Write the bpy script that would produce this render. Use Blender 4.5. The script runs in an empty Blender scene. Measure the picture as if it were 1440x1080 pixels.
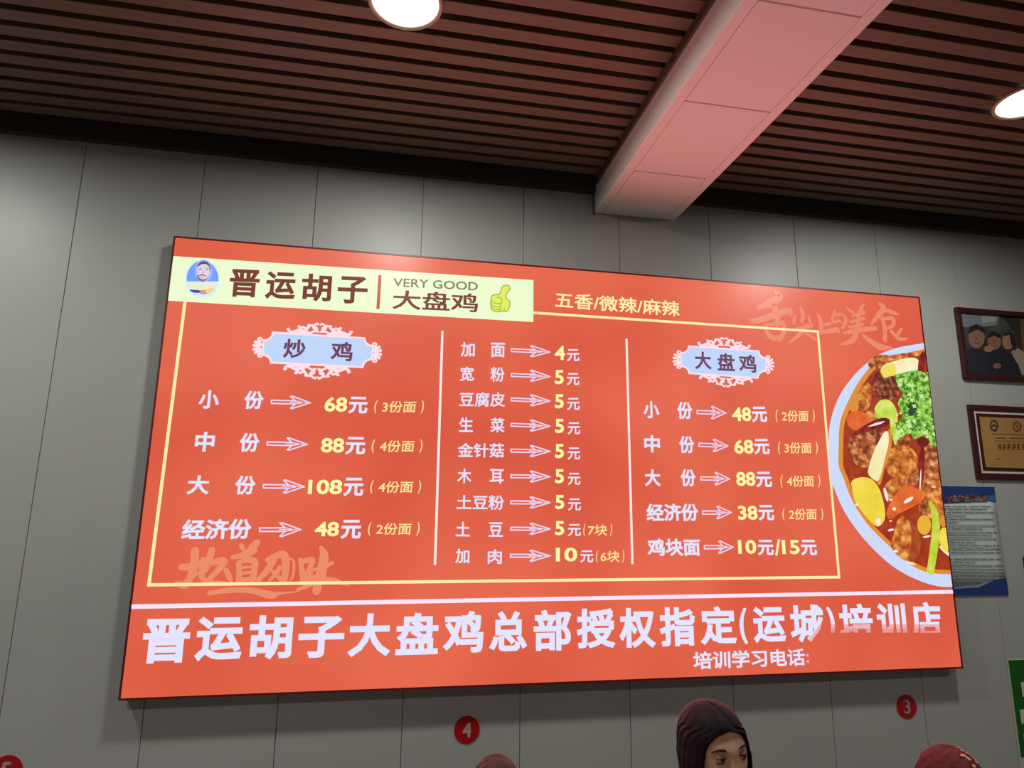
import bpy, bmesh, math, random
from mathutils import Vector, Matrix
random.seed(7)
scene = bpy.context.scene
COL = scene.collection

# ------------------------------------------------------------------ camera
ZO = 1.12                       # height of the light box's lower edge above the floor
F = 916.215                     # focal length in pixels of the 1440 x 1080 frame
YAW, PITCH, ROLL = 0.186718, 0.197300, 0.010528
CAM = Vector((0.872626, -2.628619, 0.643161 + ZO))
_f = Vector((math.sin(YAW)*math.cos(PITCH), math.cos(YAW)*math.cos(PITCH), math.sin(PITCH)))
_r0 = Vector((math.cos(YAW), -math.sin(YAW), 0)); _u0 = _r0.cross(_f)
_r = _r0*math.cos(ROLL) + _u0*math.sin(ROLL); _u = -_r0*math.sin(ROLL) + _u0*math.cos(ROLL)
cd = bpy.data.cameras.new('camera'); cam = bpy.data.objects.new('camera', cd); COL.objects.link(cam)
cd.sensor_fit = 'HORIZONTAL'; cd.sensor_width = 36; cd.lens = F/1440*36; cd.clip_start = .02
M = Matrix((_r, _u, -_f)).transposed().to_4x4(); M.translation = CAM
cam.matrix_world = M
scene.camera = cam

# ------------------------------------------------------------------ exposure, world, light levels
vs = scene.view_settings
vs.view_transform = 'Standard'; vs.look = 'None'; vs.gamma = 1; vs.exposure = 0; vs.use_curve_mapping = False
w = bpy.data.worlds.new('world'); scene.world = w; w.use_nodes = True
w.node_tree.nodes['Background'].inputs[0].default_value = (.05, .05, .055, 1)
w.node_tree.nodes['Background'].inputs[1].default_value = .3
LAMP_POWER = 20.0              # each ceiling downlight
LAMP_COLOR = (1.0, .99, .935)
SIGN_POWER = 23.0               # the light box's own glow into the room
SIGN_COLOR = (1.0, .30, .34)

SW, SH = 3.4, 1.710             # light box face
WALL = .06                      # wall plane behind it (the face is y = 0)
CEIL = 2.165 + ZO

def ray(px, py): return _f + _r*((px-720)/F) - _u*((py-540)/F)
def on_y(px, py, Y):
    d = ray(px, py); return CAM + d*((Y-CAM.y)/d.y)
def S(px, py):                  # a point of the photograph on the light box's face, as (x, z)
    q = on_y(px, py, 0); return (q.x, q.z)
def WL(px, py):
    q = on_y(px, py, WALL); return (q.x, q.z)

# ------------------------------------------------------------------ materials
def lin(c):
    out = []
    for v in c:
        v /= 255.; out.append(v/12.92 if v <= .04045 else ((v+.055)/1.055)**2.4)
    return tuple(out)
_mats = {}
def mat(name, rgb, rough=.6, spec=.4, metal=0., noise=0., scale=8., bump=0., stretch=None, rgb2=None):
    if name in _mats: return _mats[name]
    m = bpy.data.materials.new(name); m.use_nodes = True; _mats[name] = m
    nt = m.node_tree; b = nt.nodes['Principled BSDF']
    b.inputs['Roughness'].default_value = rough; b.inputs['Metallic'].default_value = metal
    b.inputs['Specular IOR Level'].default_value = spec
    a = lin(rgb); b.inputs['Base Color'].default_value = (*a, 1)
    if noise or bump or rgb2:
        tc = nt.nodes.new('ShaderNodeTexCoord'); mp = nt.nodes.new('ShaderNodeMapping')
        nz = nt.nodes.new('ShaderNodeTexNoise'); nz.inputs['Scale'].default_value = scale; nz.inputs['Detail'].default_value = 5
        nt.links.new(tc.outputs['Object'], mp.inputs[0]); nt.links.new(mp.outputs[0], nz.inputs['Vector'])
        if stretch: mp.inputs['Scale'].default_value = stretch
        if noise or rgb2:
            rp = nt.nodes.new('ShaderNodeValToRGB'); rp.color_ramp.elements[0].position = .3; rp.color_ramp.elements[1].position = .7
            c2 = lin(rgb2) if rgb2 else tuple(v*(1-noise) for v in a)
            c1 = a if rgb2 else tuple(min(1, v*(1+noise)) for v in a)
            rp.color_ramp.elements[0].color = (*c2, 1); rp.color_ramp.elements[1].color = (*c1, 1)
            nt.links.new(nz.outputs['Fac'], rp.inputs[0]); nt.links.new(rp.outputs[0], b.inputs['Base Color'])
        if bump:
            bp = nt.nodes.new('ShaderNodeBump'); bp.inputs['Strength'].default_value = bump; bp.inputs['Distance'].default_value = .01
            nt.links.new(nz.outputs['Fac'], bp.inputs['Height']); nt.links.new(bp.outputs[0], b.inputs['Normal'])
    return m
def lit(name, rgb, strength=1., rgb2=None, scale=30., gloss=True, detail=3., lo=.35, hi=.65, rgb3=None):
    """backlit print: film with light behind it, slightly glossy in front"""
    if name in _mats: return _mats[name]
    m = bpy.data.materials.new(name); m.use_nodes = True; _mats[name] = m
    nt = m.node_tree; b = nt.nodes['Principled BSDF']
    b.inputs['Base Color'].default_value = (.01, .01, .01, 1)
    b.inputs['Roughness'].default_value = .34; b.inputs['Specular IOR Level'].default_value = .28 if gloss else 0
    b.inputs['Emission Color'].default_value = (*lin(rgb), 1); b.inputs['Emission Strength'].default_value = strength
    if rgb2:
        tc = nt.nodes.new('ShaderNodeTexCoord'); nz = nt.nodes.new('ShaderNodeTexNoise')
        nz.inputs['Scale'].default_value = scale; nz.inputs['Detail'].default_value = detail
        rp = nt.nodes.new('ShaderNodeValToRGB'); e = rp.color_ramp.elements
        e[0].position = lo; e[1].position = hi
        e[0].color = (*lin(rgb), 1); e[1].color = (*lin(rgb2), 1)
        if rgb3:
            k = e.new((lo+hi)/2); k.color = (*lin(rgb3), 1)
        nt.links.new(tc.outputs['Object'], nz.inputs['Vector']); nt.links.new(nz.outputs['Fac'], rp.inputs[0])
        nt.links.new(rp.outputs[0], b.inputs['Emission Color'])
    return m

# ------------------------------------------------------------------ object helpers
def link(name, me, m=None, parent=None):
    o = bpy.data.objects.new(name, me); COL.objects.link(o)
    if m is not None and me is not None and not me.materials:
        for k in (m if isinstance(m, (list, tuple)) else [m]): me.materials.append(k)
    if parent: o.parent = parent
    return o
def obj(name, bm, m, parent=None, smooth=False):
    me = bpy.data.meshes.new(name); bm.to_mesh(me); bm.free()
    if smooth:
        for p in me.polygons: p.use_smooth = True
    return link(name, me, m, parent)
def thing(name, label, cat, loc=(0, 0, 0), group=None):
    o = bpy.data.objects.new(name, None); COL.objects.link(o); o.location = loc; o.empty_display_size = .05
    return tag(o, label, cat, group)
def tag(o, label, cat, group=None):
    o['label'] = label; o['category'] = cat
    if group: o['group'] = group
    return o
def struct(name, bm, m):
    o = obj(name, bm, m); o['kind'] = 'structure'; return o
def box(bm, x0, x1, y0, y1, z0, z1, bev=0):
    vs_ = [bm.verts.new((x, y, z)) for x in (x0, x1) for y in (y0, y1) for z in (z0, z1)]
    fs = [bm.faces.new([vs_[i] for i in q]) for q in ((0,1,3,2),(4,6,7,5),(0,4,5,1),(2,3,7,6),(0,2,6,4),(1,5,7,3))]
    if bev:
        es = list({e for f in fs for e in f.edges})
        bmesh.ops.bevel(bm, geom=es, offset=bev, segments=2, affect='EDGES', profile=.5)
    return fs
def cyl(bm, c, r, h, seg=48, r2=None):
    g = bmesh.ops.create_cone(bm, cap_ends=True, segments=seg, radius1=r, radius2=r if r2 is None else r2, depth=h)
    for v in g['verts']: v.co += Vector(c)
    return g['verts']
def lathe(bm, prof, c=(0, 0, 0), seg=64):
    rings = []
    for r, z in prof:
        rings.append([bm.verts.new((c[0]+r*math.cos(2*math.pi*k/seg), c[1]+r*math.sin(2*math.pi*k/seg), c[2]+z)) for k in range(seg)])
    for a, b in zip(rings, rings[1:]):
        for k in range(seg):
            bm.faces.new((a[k], a[(k+1) % seg], b[(k+1) % seg], b[k]))
    return rings
STEP = .0004
def flat(pts, y):                # polygon given as (x, z) on a plane y
    bm = bmesh.new(); poly(bm, pts, y); return bm
def poly(bm, pts, y):
    v = [bm.verts.new((p[0], y, p[1])) for p in pts]
    f = bm.faces.new(v); f.normal_update()
    if f.normal.y > 0: f.normal_flip()
    bmesh.ops.triangulate(bm, faces=[f])
def quadline(bm, a, b, wd, y):
    a = Vector(a); b = Vector(b); d = (b-a).normalized(); n = Vector((-d.y, d.x))*wd/2
    poly(bm, [a-n-d*wd/2, b-n+d*wd/2, b+n+d*wd/2, a+n-d*wd/2], y)
def smooth_path(pts, n=6):       # Catmull-Rom through (x, y, w)
    if len(pts) < 3:
        a, b = pts[0], pts[-1]
        return [tuple(a[k]+(b[k]-a[k])*t/n for k in range(3)) for t in range(n+1)]
    P = [pts[0]] + list(pts) + [pts[-1]]; out = []
    for i in range(1, len(P)-2):
        for t in range(n):
            s = t/n
            out.append(tuple(.5*((2*P[i][k]) + (-P[i-1][k]+P[i+1][k])*s + (2*P[i-1][k]-5*P[i][k]+4*P[i+1][k]-P[i+2][k])*s*s
                       + (-P[i-1][k]+3*P[i][k]-3*P[i+1][k]+P[i+2][k])*s**3) for k in range(3)))
    out.append(tuple(pts[-1])); return out
def stroke(bm, pts, y, n=6, caps=True):
    """brush stroke on plane y through (x, z, width)"""
    path = smooth_path(pts, n); L = []; R = []
    for i, p in enumerate(path):
        a = path[max(0, i-1)]; b = path[min(len(path)-1, i+1)]
        d = Vector((b[0]-a[0], b[1]-a[1])); d = d.normalized() if d.length else Vector((1, 0))
        nn = Vector((-d.y, d.x)); h = max(p[2], 1e-5)/2
        L.append(bm.verts.new((p[0]+nn.x*h, y, p[1]+nn.y*h))); R.append(bm.verts.new((p[0]-nn.x*h, y, p[1]-nn.y*h)))
    for i in range(len(L)-1): bm.faces.new((R[i], R[i+1], L[i+1], L[i]))
    if caps:
        for p in (path[0], path[-1]): disc(bm, p[0], p[1], max(p[2], 1e-5)/2, y, 10)
def disc(bm, x, z, r, y, seg=24, rz=None):
    rz = rz or r
    bm.faces.new([bm.verts.new((x+r*math.cos(2*math.pi*k/seg), y, z+rz*math.sin(2*math.pi*k/seg))) for k in range(seg)])

# text: the built-in font, turned into a mesh and fitted to a box on a plane
_glyphs = {}
def glyphs(s, bold):
    if (s, bold) in _glyphs: return _glyphs[(s, bold)]
    cu = bpy.data.curves.new('t', 'FONT'); cu.body = s; cu.resolution_u = 3
    o = bpy.data.objects.new('t', cu); COL.objects.link(o)
    dg = bpy.context.evaluated_depsgraph_get(); me = bpy.data.meshes.new_from_object(o.evaluated_get(dg))
    vs_ = [(v.co.x, v.co.y) for v in me.vertices]; fs = [tuple(p.vertices) for p in me.polygons]
    bpy.data.objects.remove(o); bpy.data.meshes.remove(me); bpy.data.curves.remove(cu)
    if bold:                                    # a heavier weight: thicken every outline edge
        cnt = {}
        for f in fs:
            for k in range(len(f)):
                a, b = f[k], f[(k+1) % len(f)]; q = (round(vs_[a][0], 5), round(vs_[a][1], 5)); r = (round(vs_[b][0], 5), round(vs_[b][1], 5))
                key = (min(q, r), max(q, r)); cnt[key] = cnt.get(key, 0)+1
        for (q, r), n in cnt.items():
            if n != 1: continue
            d = Vector((r[0]-q[0], r[1]-q[1])); ln = d.length
            if ln < 1e-6: continue
            d /= ln; nn = Vector((-d.y, d.x))*bold; ex = d*(bold if ln > .05 else min(bold, ln*.5)); A = Vector(q)-ex; B_ = Vector(r)+ex; n0 = len(vs_)
            vs_ += [tuple(A-nn), tuple(B_-nn), tuple(B_+nn), tuple(A+nn)]; fs.append((n0, n0+1, n0+2, n0+3))
    x0 = min(v[0] for v in vs_); x1 = max(v[0] for v in vs_); y0 = min(v[1] for v in vs_); y1 = max(v[1] for v in vs_)
    g = ([((x-x0)/(x1-x0), (y-y0)/(y1-y0)) for x, y in vs_], fs); _glyphs[(s, bold)] = g; return g
def put_text(bm, s, a, b, h, y, bold=.02, shear=0.):
    """ink of s from mid-left a to mid-right b (x, z), height h"""
    vs_, fs = glyphs(s, bold); wd = b[0]-a[0]
    V = []
    for u, v in vs_:
        V.append(bm.verts.new((a[0]+u*wd+(v-.5)*shear*h, y, a[1]+(b[1]-a[1])*u+(v-.5)*h)))
    for f in fs:
        try: bm.faces.new([V[i] for i in f])
        except ValueError: pass
def px_h(px, py, h):             # a height of h pixels at this place, in metres on the face
    return S(px, py-h/2)[1]-S(px, py+h/2)[1]

# ================================================================== the room
X0, X1, Y0 = -2.6, 6.6, -5.6
m_wall = mat('wall_panel_grey', (168, 170, 166), rough=.42, spec=.35, noise=.03, scale=2.)
m_gap = mat('panel_gap', (70, 72, 70), rough=.8)
bm = bmesh.new(); x = .0655-.4535*6
box(bm, X0-.3, X1+.3, WALL+.012, WALL+.1, 0, CEIL+.12)
while x < X1:
    box(bm, x+.0012, x+.4535-.0012, WALL, WALL+.014, 0, CEIL+.1, bev=.0012); x += .4535
struct('wall_back', bm, m_wall)
m_plain = mat('wall_plain', (120, 119, 117), rough=.6, noise=.02, scale=3.)
bm = bmesh.new(); box(bm, X0-.1, X0, Y0, WALL, 0, CEIL+.1); struct('wall_left', bm, m_plain)
bm = bmesh.new(); box(bm, X1, X1+.1, Y0, WALL, 0, CEIL+.1); struct('wall_right', bm, m_plain)
bm = bmesh.new(); box(bm, X0-.1, X1+.1, Y0-.1, Y0, 0, CEIL+.1); struct('wall_front', bm, m_plain)
m_floor = mat('floor_tile', (140, 136, 130), rough=.35, noise=.06, scale=3.)
bm = bmesh.new(); box(bm, X0-.1, X1+.1, Y0-.1, WALL+.1, -.1, 0); struct('floor', bm, m_floor)

# slatted ceiling: dark void with brown battens below it
m_slat = mat('brown_slat', (104, 86, 72), rough=.5, spec=.4, noise=.12, scale=5., stretch=(1, 14, 1))
m_void = mat('ceiling_void', (16, 13, 13), rough=.9, spec=.1)
BX0, BX1 = 1.765, 2.155
me_bm = bmesh.new()
box(me_bm, X0-.1, X1+.1, Y0-.1, WALL+.1, CEIL+.06, CEIL+.12)
n_void = len(me_bm.faces)
pitch, sw = .0768, .051
y = -.0175
while y > Y0:
    for xa, xb in ((X0, BX0-.014), (BX1+.014, X1)):
        box(me_bm, xa, xb, y-sw, y, CEIL, CEIL+.045, bev=.002)
    y -= pitch
me_bm.faces.ensure_lookup_table()
for i, f in enumerate(me_bm.faces): f.material_index = 0 if i < n_void else 1
struct('ceiling', me_bm, [m_void, m_slat])
bm = bmesh.new()
for xa, xb in ((X0, BX0-.003), (BX1+.003, X1)):
    box(bm, xa, xb, WALL-.03, WALL, CEIL-.058, CEIL+.05)
struct('trim_1', bm, mat('dark_edge_trim', (64, 54, 50), rough=.6))

# boxed-in beam running out from the wall
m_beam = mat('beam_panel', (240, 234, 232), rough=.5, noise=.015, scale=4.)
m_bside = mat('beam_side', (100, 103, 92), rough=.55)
ZB = 2.017+ZO
bm = bmesh.new()
box(bm, BX0, BX1, Y0, WALL, ZB+.0075, CEIL+.06)
box(bm, BX0-.002, BX0+.036, Y0, WALL, ZB, CEIL-.012, bev=.0015)
box(bm, BX1-.036, BX1+.002, Y0, WALL, ZB, CEIL-.012, bev=.0015)
yj = [WALL, -.336, -.802, -1.251] + [-1.251-.46*k for k in range(1, 10)]
for a, b in zip(yj, yj[1:]):
    box(bm, BX0+.0378, BX1-.0378, b+.003, a-.003, ZB, ZB+.008, bev=.001)
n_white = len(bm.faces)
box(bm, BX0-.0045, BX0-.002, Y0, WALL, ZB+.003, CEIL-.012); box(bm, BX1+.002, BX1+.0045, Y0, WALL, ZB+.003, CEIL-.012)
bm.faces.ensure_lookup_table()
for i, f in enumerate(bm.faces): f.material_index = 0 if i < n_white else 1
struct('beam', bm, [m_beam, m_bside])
bm = bmesh.new()
for xa, xb in ((BX0-.013, BX0-.0015), (BX1+.0015, BX1+.013)):
    box(bm, xa, xb, Y0, WALL-.03, CEIL-.03, CEIL-.018, bev=.002)
    box(bm, xa, xb, Y0, WALL-.03, CEIL-.012, CEIL+.05)
struct('trim_2', bm, mat('beam_trim', (92, 78, 66), rough=.5))
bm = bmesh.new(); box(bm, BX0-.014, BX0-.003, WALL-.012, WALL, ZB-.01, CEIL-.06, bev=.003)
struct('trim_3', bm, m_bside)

# ================================================================== downlights
m_trim = mat('downlight_trim', (176, 158, 134), rough=.4)
m_diff = lit('downlight_diffuser', (255, 252, 244), strength=3.2, gloss=False)
def downlight(x, y, label, lit_group='round downlights in the slatted ceiling'):
    t = thing('downlight', label, 'ceiling light', (x, y, CEIL-.004), lit_group)
    bm = bmesh.new(); lathe(bm, [(.103, .004), (.113, .004), (.113, -.003), (.110, -.006), (.104, -.006), (.100, .0), (.100, .004)])
    obj('trim_ring', bm, m_trim, t, True)
    bm = bmesh.new(); lathe(bm, [(.0995, .003), (.0995, -.001), (.09, -.003), (.05, -.006), (.0005, -.007)])
    obj('diffuser', bm, m_diff, t, True)
    l = bpy.data.lights.new('downlight_glow', 'AREA'); l.shape = 'DISK'; l.size = .19; l.energy = LAMP_POWER; l.color = LAMP_COLOR; l.spread = math.radians(174)
    lo = bpy.data.objects.new('downlight_glow', l); COL.objects.link(lo); lo.parent = t; lo.location = (0, 0, -.012)
    return t
downlight(.861, -.885, 'round lit downlight left of the white beam, cut by the photo edge')
downlight(3.14, -.865, 'round lit downlight right of the white beam, at the photo edge')
for x, y in ((-1.1, -.88), (-.6, -2.9), (2.0, -2.9), (4.5, -2.9)):  # unseen lamps added to light the wall; rear row fits the sign's shadow bands
    downlight(x, y, 'added round lit downlight out of the photo, above the dining room')

# ================================================================== the menu light box
sign = thing('menu_lightbox', 'large red illuminated menu board with white price lists, hung on the grey panelled wall', 'illuminated sign', (0, 0, ZO))
def child(name, bm, m, parent=None, smooth=False):
    for v in bm.verts: v.co.z -= ZO
    return obj(name, bm, m, parent or sign, smooth)
bm = bmesh.new(); box(bm, 0, SW, .004, WALL, ZO, ZO+SH)
child('case', bm, mat('case_black', (26, 20, 20), rough=.5))
bm = bmesh.new(); e = .006
for a in ((-.001, SW+.001, -.001, e), (-.001, SW+.001, SH-e, SH+.001), (-.001, e, e, SH-e), (SW-e, SW+.001, e, SH-e)):
    box(bm, a[0], a[1], -.003, .02, ZO+a[2], ZO+a[3])
child('frame', bm, mat('frame_dark_red', (96, 26, 24), rough=.4))
m_red = lit('print_red', (217, 88, 63), rgb2=(229, 104, 76), scale=1.6, detail=1.)
bm = bmesh.new(); box(bm, e, SW-e, -.001, .004, ZO+e, ZO+SH-e)
face = child('face_panel', bm, m_red)

WHITE = lit('print_white', (226, 226, 250))
LILAC = lit('print_lilac', (232, 214, 244))
YEL = lit('print_yellow', (252, 246, 168))
CREAM = lit('print_cream', (236, 250, 206))
LINE = lit('print_line', (252, 236, 170))
BROWN = lit('print_brown', (122, 62, 52))
L0 = -.001
def lay(k): return L0-STEP*k

# sub-parts of the face panel are the printed elements
def label_part(o, s): o['label'] = s; return o
def printed(name, bm, m, label=None):
    o = child(name, bm, m, face)
    if label: o['label'] = label
    return o

# --- header band
(xa, za), (xb, zb) = S(236, 424), S(750, 394); z_top = S(500, 377)[1]; z_bot = S(500, 438.5)[1]
bm = flat([(e, S(240, 360)[1]), (S(750, 394)[0], S(750, 394)[1]), (S(750, 453)[0], S(750, 453)[1]), (e, S(237, 423)[1])], lay(1))
printed('header_band', bm, CREAM, 'pale yellow header band')
def text_px(bm, s, xl, yl, xr, yr, h, k=2, bold=.02, shear=0.):
    put_text(bm, s, S(xl, yl), S(xr, yr), px_h((xl+xr)/2, (yl+yr)/2, h), lay(k), bold, shear)
bm = bmesh.new()
for i, ch in enumerate('晋运胡子'):
    xl = 323+ (193-41)/3*i; ym = 398.5+9.3*(i/3)
    text_px(bm, ch, xl, ym-.9, xl+42, ym+.9, 39, bold=.028)
printed('header_lettering', bm, BROWN); bm = bmesh.new()
text_px(bm, '大盘鸡', 552, 421, 672, 426.5, 27, bold=.018)
printed('header_lettering', bm, BROWN)
bm = bmesh.new(); text_px(bm, 'VERY GOOD', 553, 397, 672, 403, 12, bold=.012)
printed('header_lettering', bm, lit('print_olive', (116, 112, 84)))
bm = bmesh.new(); quadline(bm, S(534.2, 389), S(531.6, 432.5), .013, lay(2)); printed('header_bar', bm, lit('print_rust', (190, 88, 50)))

# --- thumbs up
def zc(x, y): return S(660+x/13.5, 380+y/13.5)
hand = [(690, 285), (650, 295), (615, 340), (590, 420), (565, 465), (500, 465), (440, 480), (415, 520), (408, 580), (402, 620), (408, 690), (420, 740),
        (460, 780), (520, 795), (570, 785), (600, 792), (650, 775), (690, 792), (735, 750), (765, 680), (768, 610), (745, 565), (700, 545), (692, 490), (715, 430), (755, 385), (772, 340), (745, 298)]
bm = flat([zc(*p) for p in hand], lay(2)); th = printed('thumbs_up_emblem', bm, lit('print_lime', (226, 240, 92)), 'yellow-green thumbs-up hand')
bm = bmesh.new(); cl = hand+[hand[0]]
stroke(bm, [(*zc(*p), .0045) for p in cl], lay(3), 4)
for ln in ([(410, 575), (460, 620), (540, 640), (600, 625), (620, 580), (590, 530), (530, 515)], [(408, 650), (460, 690), (540, 700), (585, 685), (600, 640)],
           [(415, 705), (470, 745), (540, 755), (580, 740), (590, 690)], [(572, 785), (580, 740)], [(650, 775), (665, 725)]):
    stroke(bm, [(*zc(*p), .0038) for p in ln], lay(3), 4)
printed('thumbs_up_outline', bm, lit('print_olive_line', (168, 172, 84)))

# --- portrait emblem
def za_(x, y): return S(230+x/12, 350+y/12)
def ell(cx, cy, rx, ry, f, ang=0., n=32, clip=None):
    out = []
    for k in range(n):
        t = 2*math.pi*k/n; px = rx*math.cos(t); py = ry*math.sin(t)
        qx = cx+px*math.cos(ang)-py*math.sin(ang); qy = cy+px*math.sin(ang)+py*math.cos(ang)
        if clip: qx, qy = clip(qx, qy)
        out.append(f(qx, qy))
    return out
def badge(name, pts, col, k, m=None):
    return printed(name, flat(pts, lay(k)), m or lit('print_'+name+'_%d_%d_%d' % col, col))
badge('portrait_emblem', ell(660, 512, 292, 330, za_), (214, 236, 250), 2)
label_part(badge('portrait_emblem', ell(660, 510, 268, 305, za_), (112, 160, 250), 3), 'blue oval emblem with a bearded man')
def half(cy): return lambda x, y: (x, max(y, cy))
lower = [za_(x, y) for x, y in [(398, 552), (925, 552)]+[(660+268*math.cos(t), 510+305*math.sin(t)) for t in [math.asin(42/305)+k*(math.pi-2*math.asin(42/305))/20 for k in range(21)]]]
badge('portrait_shirt', lower, (222, 236, 244), 4)
badge('portrait_shirt', [za_(*p) for p in [(470, 570), (600, 600), (680, 640), (850, 580), (880, 660), (760, 720), (560, 690), (430, 640)]], (240, 236, 190), 5)
badge('portrait_shirt', [za_(*p) for p in [(440, 690), (600, 700), (640, 730), (600, 750), (520, 745), (465, 725)]], (50, 70, 180), 6)
badge('portrait_shirt', [za_(*p) for p in [(600, 700), (740, 700), (760, 740), (720, 775), (620, 770)]], (214, 150, 150), 6)
badge('portrait_shirt', [za_(*p) for p in [(700, 690), (860, 660), (840, 720), (760, 770), (720, 740)]], (240, 210, 130), 7)
badge('portrait_hood', ell(680, 375, 148, 190, za_), (160, 186, 250), 5)
badge('portrait_hair', ell(683, 330, 115, 118, za_), (84, 84, 126), 6)
badge('portrait_beard', ell(660, 470, 88, 85, za_), (134, 112, 138), 6)
badge('portrait_head', [za_(*p) for p in [(585, 290), (640, 265), (720, 262), (775, 300), (785, 380), (765, 460), (720, 510), (650, 520), (600, 480), (572, 400), (572, 330)]], (232, 208, 226), 7)
badge('portrait_hair', [za_(*p) for p in [(575, 310), (590, 265), (680, 222), (770, 255), (785, 300), (720, 262), (650, 265)]], (84, 84, 126), 8)
bm = bmesh.new()
for ln in ([(600, 340, .002), (650, 332, .002)], [(715, 330, .002), (765, 335, .002)], [(600, 365, .003), (640, 362, .003)], [(720, 360, .003), (755, 362, .003)],
           [(595, 465, .003), (650, 445, .005), (720, 465, .003)], [(630, 485, .002), (690, 486, .002)], [(675, 370, .0015), (668, 415, .002)]):
    stroke(bm, [(*za_(a, b), c) for a, b, c in ln], lay(9), 4)
printed('portrait_features', bm, lit('print_mauve', (126, 100, 124)))

# --- border lines
bm = bmesh.new(); wl = .0115
pts = [S(260.4, 425), S(209.7, 822.4), S(1179.4, 811.5), S(1149.6, 466.4), S(750, 440)]
for a, b in zip(pts, pts[1:]): quadline(bm, a, b, wl, lay(4))
printed('border_line', bm, LINE, 'thin pale yellow border line')
bm = bmesh.new(); quadline(bm, (e+.006, S(184, 853)[1]), (SW-e-.006, S(1338, 832)[1]), .0155, lay(4)); printed('divider_line', bm, lit('print_pinkwhite', (248, 228, 250)))
for a, b in (((622, 467), (611.7, 792.5)), ((880.8, 478), (889, 791.5))):
    bm = bmesh.new(); quadline(bm, S(*a), S(*b), .0098, lay(4)); printed('divider_line', bm, lit('print_pinkwhite2', (252, 232, 226)))

# --- spice line
bm = bmesh.new(); text_px(bm, '五香/微辣/麻辣', 780.4, 421.5, 955.4, 434.8, 22, 5, .014); printed('menu_lettering', bm, lit('print_spice', (252, 240, 176)))

# --- watermark brush writing
def zw(x, y): return S(240+x/5.538, 760+y/5.538)
def zv(x, y): return S(1040+x/5.538, 390+y/5.538)
kw = (S(400, 800)[0]-S(300, 800)[0])/100/5.538
def brush(strokes, f, name, m, gain=1.):
    bm = bmesh.new()
    for i, st in enumerate(strokes): stroke(bm, [(*f(a, b), c*kw*gain) for a, b, c in st], lay(1)-.00001*(i % 12), 5)
    return printed(name, bm, m)
DI = [[(85,205,45),(150,205,50),(240,172,36)], [(190,80,58),(182,200,58),(140,320,46)], [(45,330,25),(110,345,58),(160,290,40),(230,240,14)],
 [(235,200,28),(410,155,52),(380,220,45),(310,290,34)], [(320,75,52),(295,170,44),(275,240,26)], [(255,150,42),(242,270,42),(290,320,36),(430,335,30)],
 [(550,40,36),(580,90,26)], [(672,18,54),(640,50,52),(595,95,34)], [(485,130,32),(600,105,46),(660,75,34)],
 [(530,175,38),(535,250,40),(530,315,42)], [(540,165,30),(600,150,48),(655,160,46)], [(660,175,48),(650,240,46),(640,310,44)], [(545,212,20),(640,204,20)], [(545,256,22),(640,248,22)], [(540,306,34),(640,302,34)],
 [(430,230,34),(455,280,40),(470,320,24)], [(305,410,34),(450,388,38),(620,388,42),(780,425,54),(850,412,22),(1000,398,5)],
 [(800,150,56),(755,230,46),(685,305,36)], [(755,150,36),(875,108,58),(898,200,54),(885,305,46)], [(925,140,12),(958,165,20),(955,270,20),(930,310,12)], [(850,212,38),(815,265,30),(770,310,20)], [(795,240,26),(860,305,34)],
 [(1012,150,34),(1022,230,40),(1032,300,44)], [(1020,165,34),(1105,152,44),(1075,235,38)], [(1035,262,40),(1090,258,36)], [(1172,55,30),(1195,120,66),(1175,240,76),(1150,330,66),(1135,395,58)],
 [(1110,230,22),(1190,205,32),(1260,175,28)], [(1035,300,56),(1190,292,46)], [(1150,310,42),(1070,350,34),(990,382,24)], [(1195,305,40),(1290,318,40),(1390,352,8)]]
brush(DI, zw, 'brush_lettering', lit('print_peach', (234, 140, 106)), 1.1)
SHE = [[(255,108,24),(315,148,54),(240,200,66),(135,243,26)], [(80,335,26),(150,335,48),(280,288,52),(385,262,50),(395,290,26)], [(262,205,50),(292,300,54),(292,370,44)],
 [(195,378,26),(235,460,44),(300,475,46)], [(335,355,40),(345,420,40),(312,488,34)], [(205,372,22),(340,355,26)],
 [(475,240,22),(492,290,38),(482,350,22)], [(430,300,18),(420,355,28)], [(535,305,18),(547,345,28)], [(440,400,18),(560,376,34)], [(510,380,34),(460,450,34),(388,508,16)], [(510,430,22),(600,490,24)],
 [(607,290,22),(630,340,38),(635,430,38)], [(645,372,22),(700,362,32)], [(640,432,28),(750,410,46),(772,428,22)],
 [(740,265,22),(720,330,28)], [(740,292,22),(788,288,26)], [(722,352,22),(772,340,22)], [(808,290,22),(827,340,32),(800,395,24)], [(760,330,18),(790,350,18)],
 [(838,242,18),(880,275,32)], [(962,215,24),(935,268,36)], [(880,302,22),(970,275,32)], [(930,270,34),(918,400,42)], [(862,350,22),(968,320,28)], [(852,390,22),(958,365,26)],
 [(812,435,26),(920,412,42),(1055,400,38)], [(915,410,46),(880,490,46),(792,523,18)], [(960,450,22),(1020,500,42),(1090,540,56),(1180,550,18)],
 [(1090,208,28),(1120,240,54),(1070,310,42),(1022,368,14)], [(1115,250,36),(1180,270,36),(1235,290,18)], [(1105,328,24),(1190,320,36),(1190,378,32),(1125,400,26)], [(1112,320,32),(1130,410,36),(1130,490,34)], [(1180,420,28),(1240,480,36),(1308,475,10)], [(1262,400,22),(1232,440,30)]]
brush(SHE, zv, 'brush_lettering', lit('print_peach2', (235, 134, 104)), 1.3)

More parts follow.
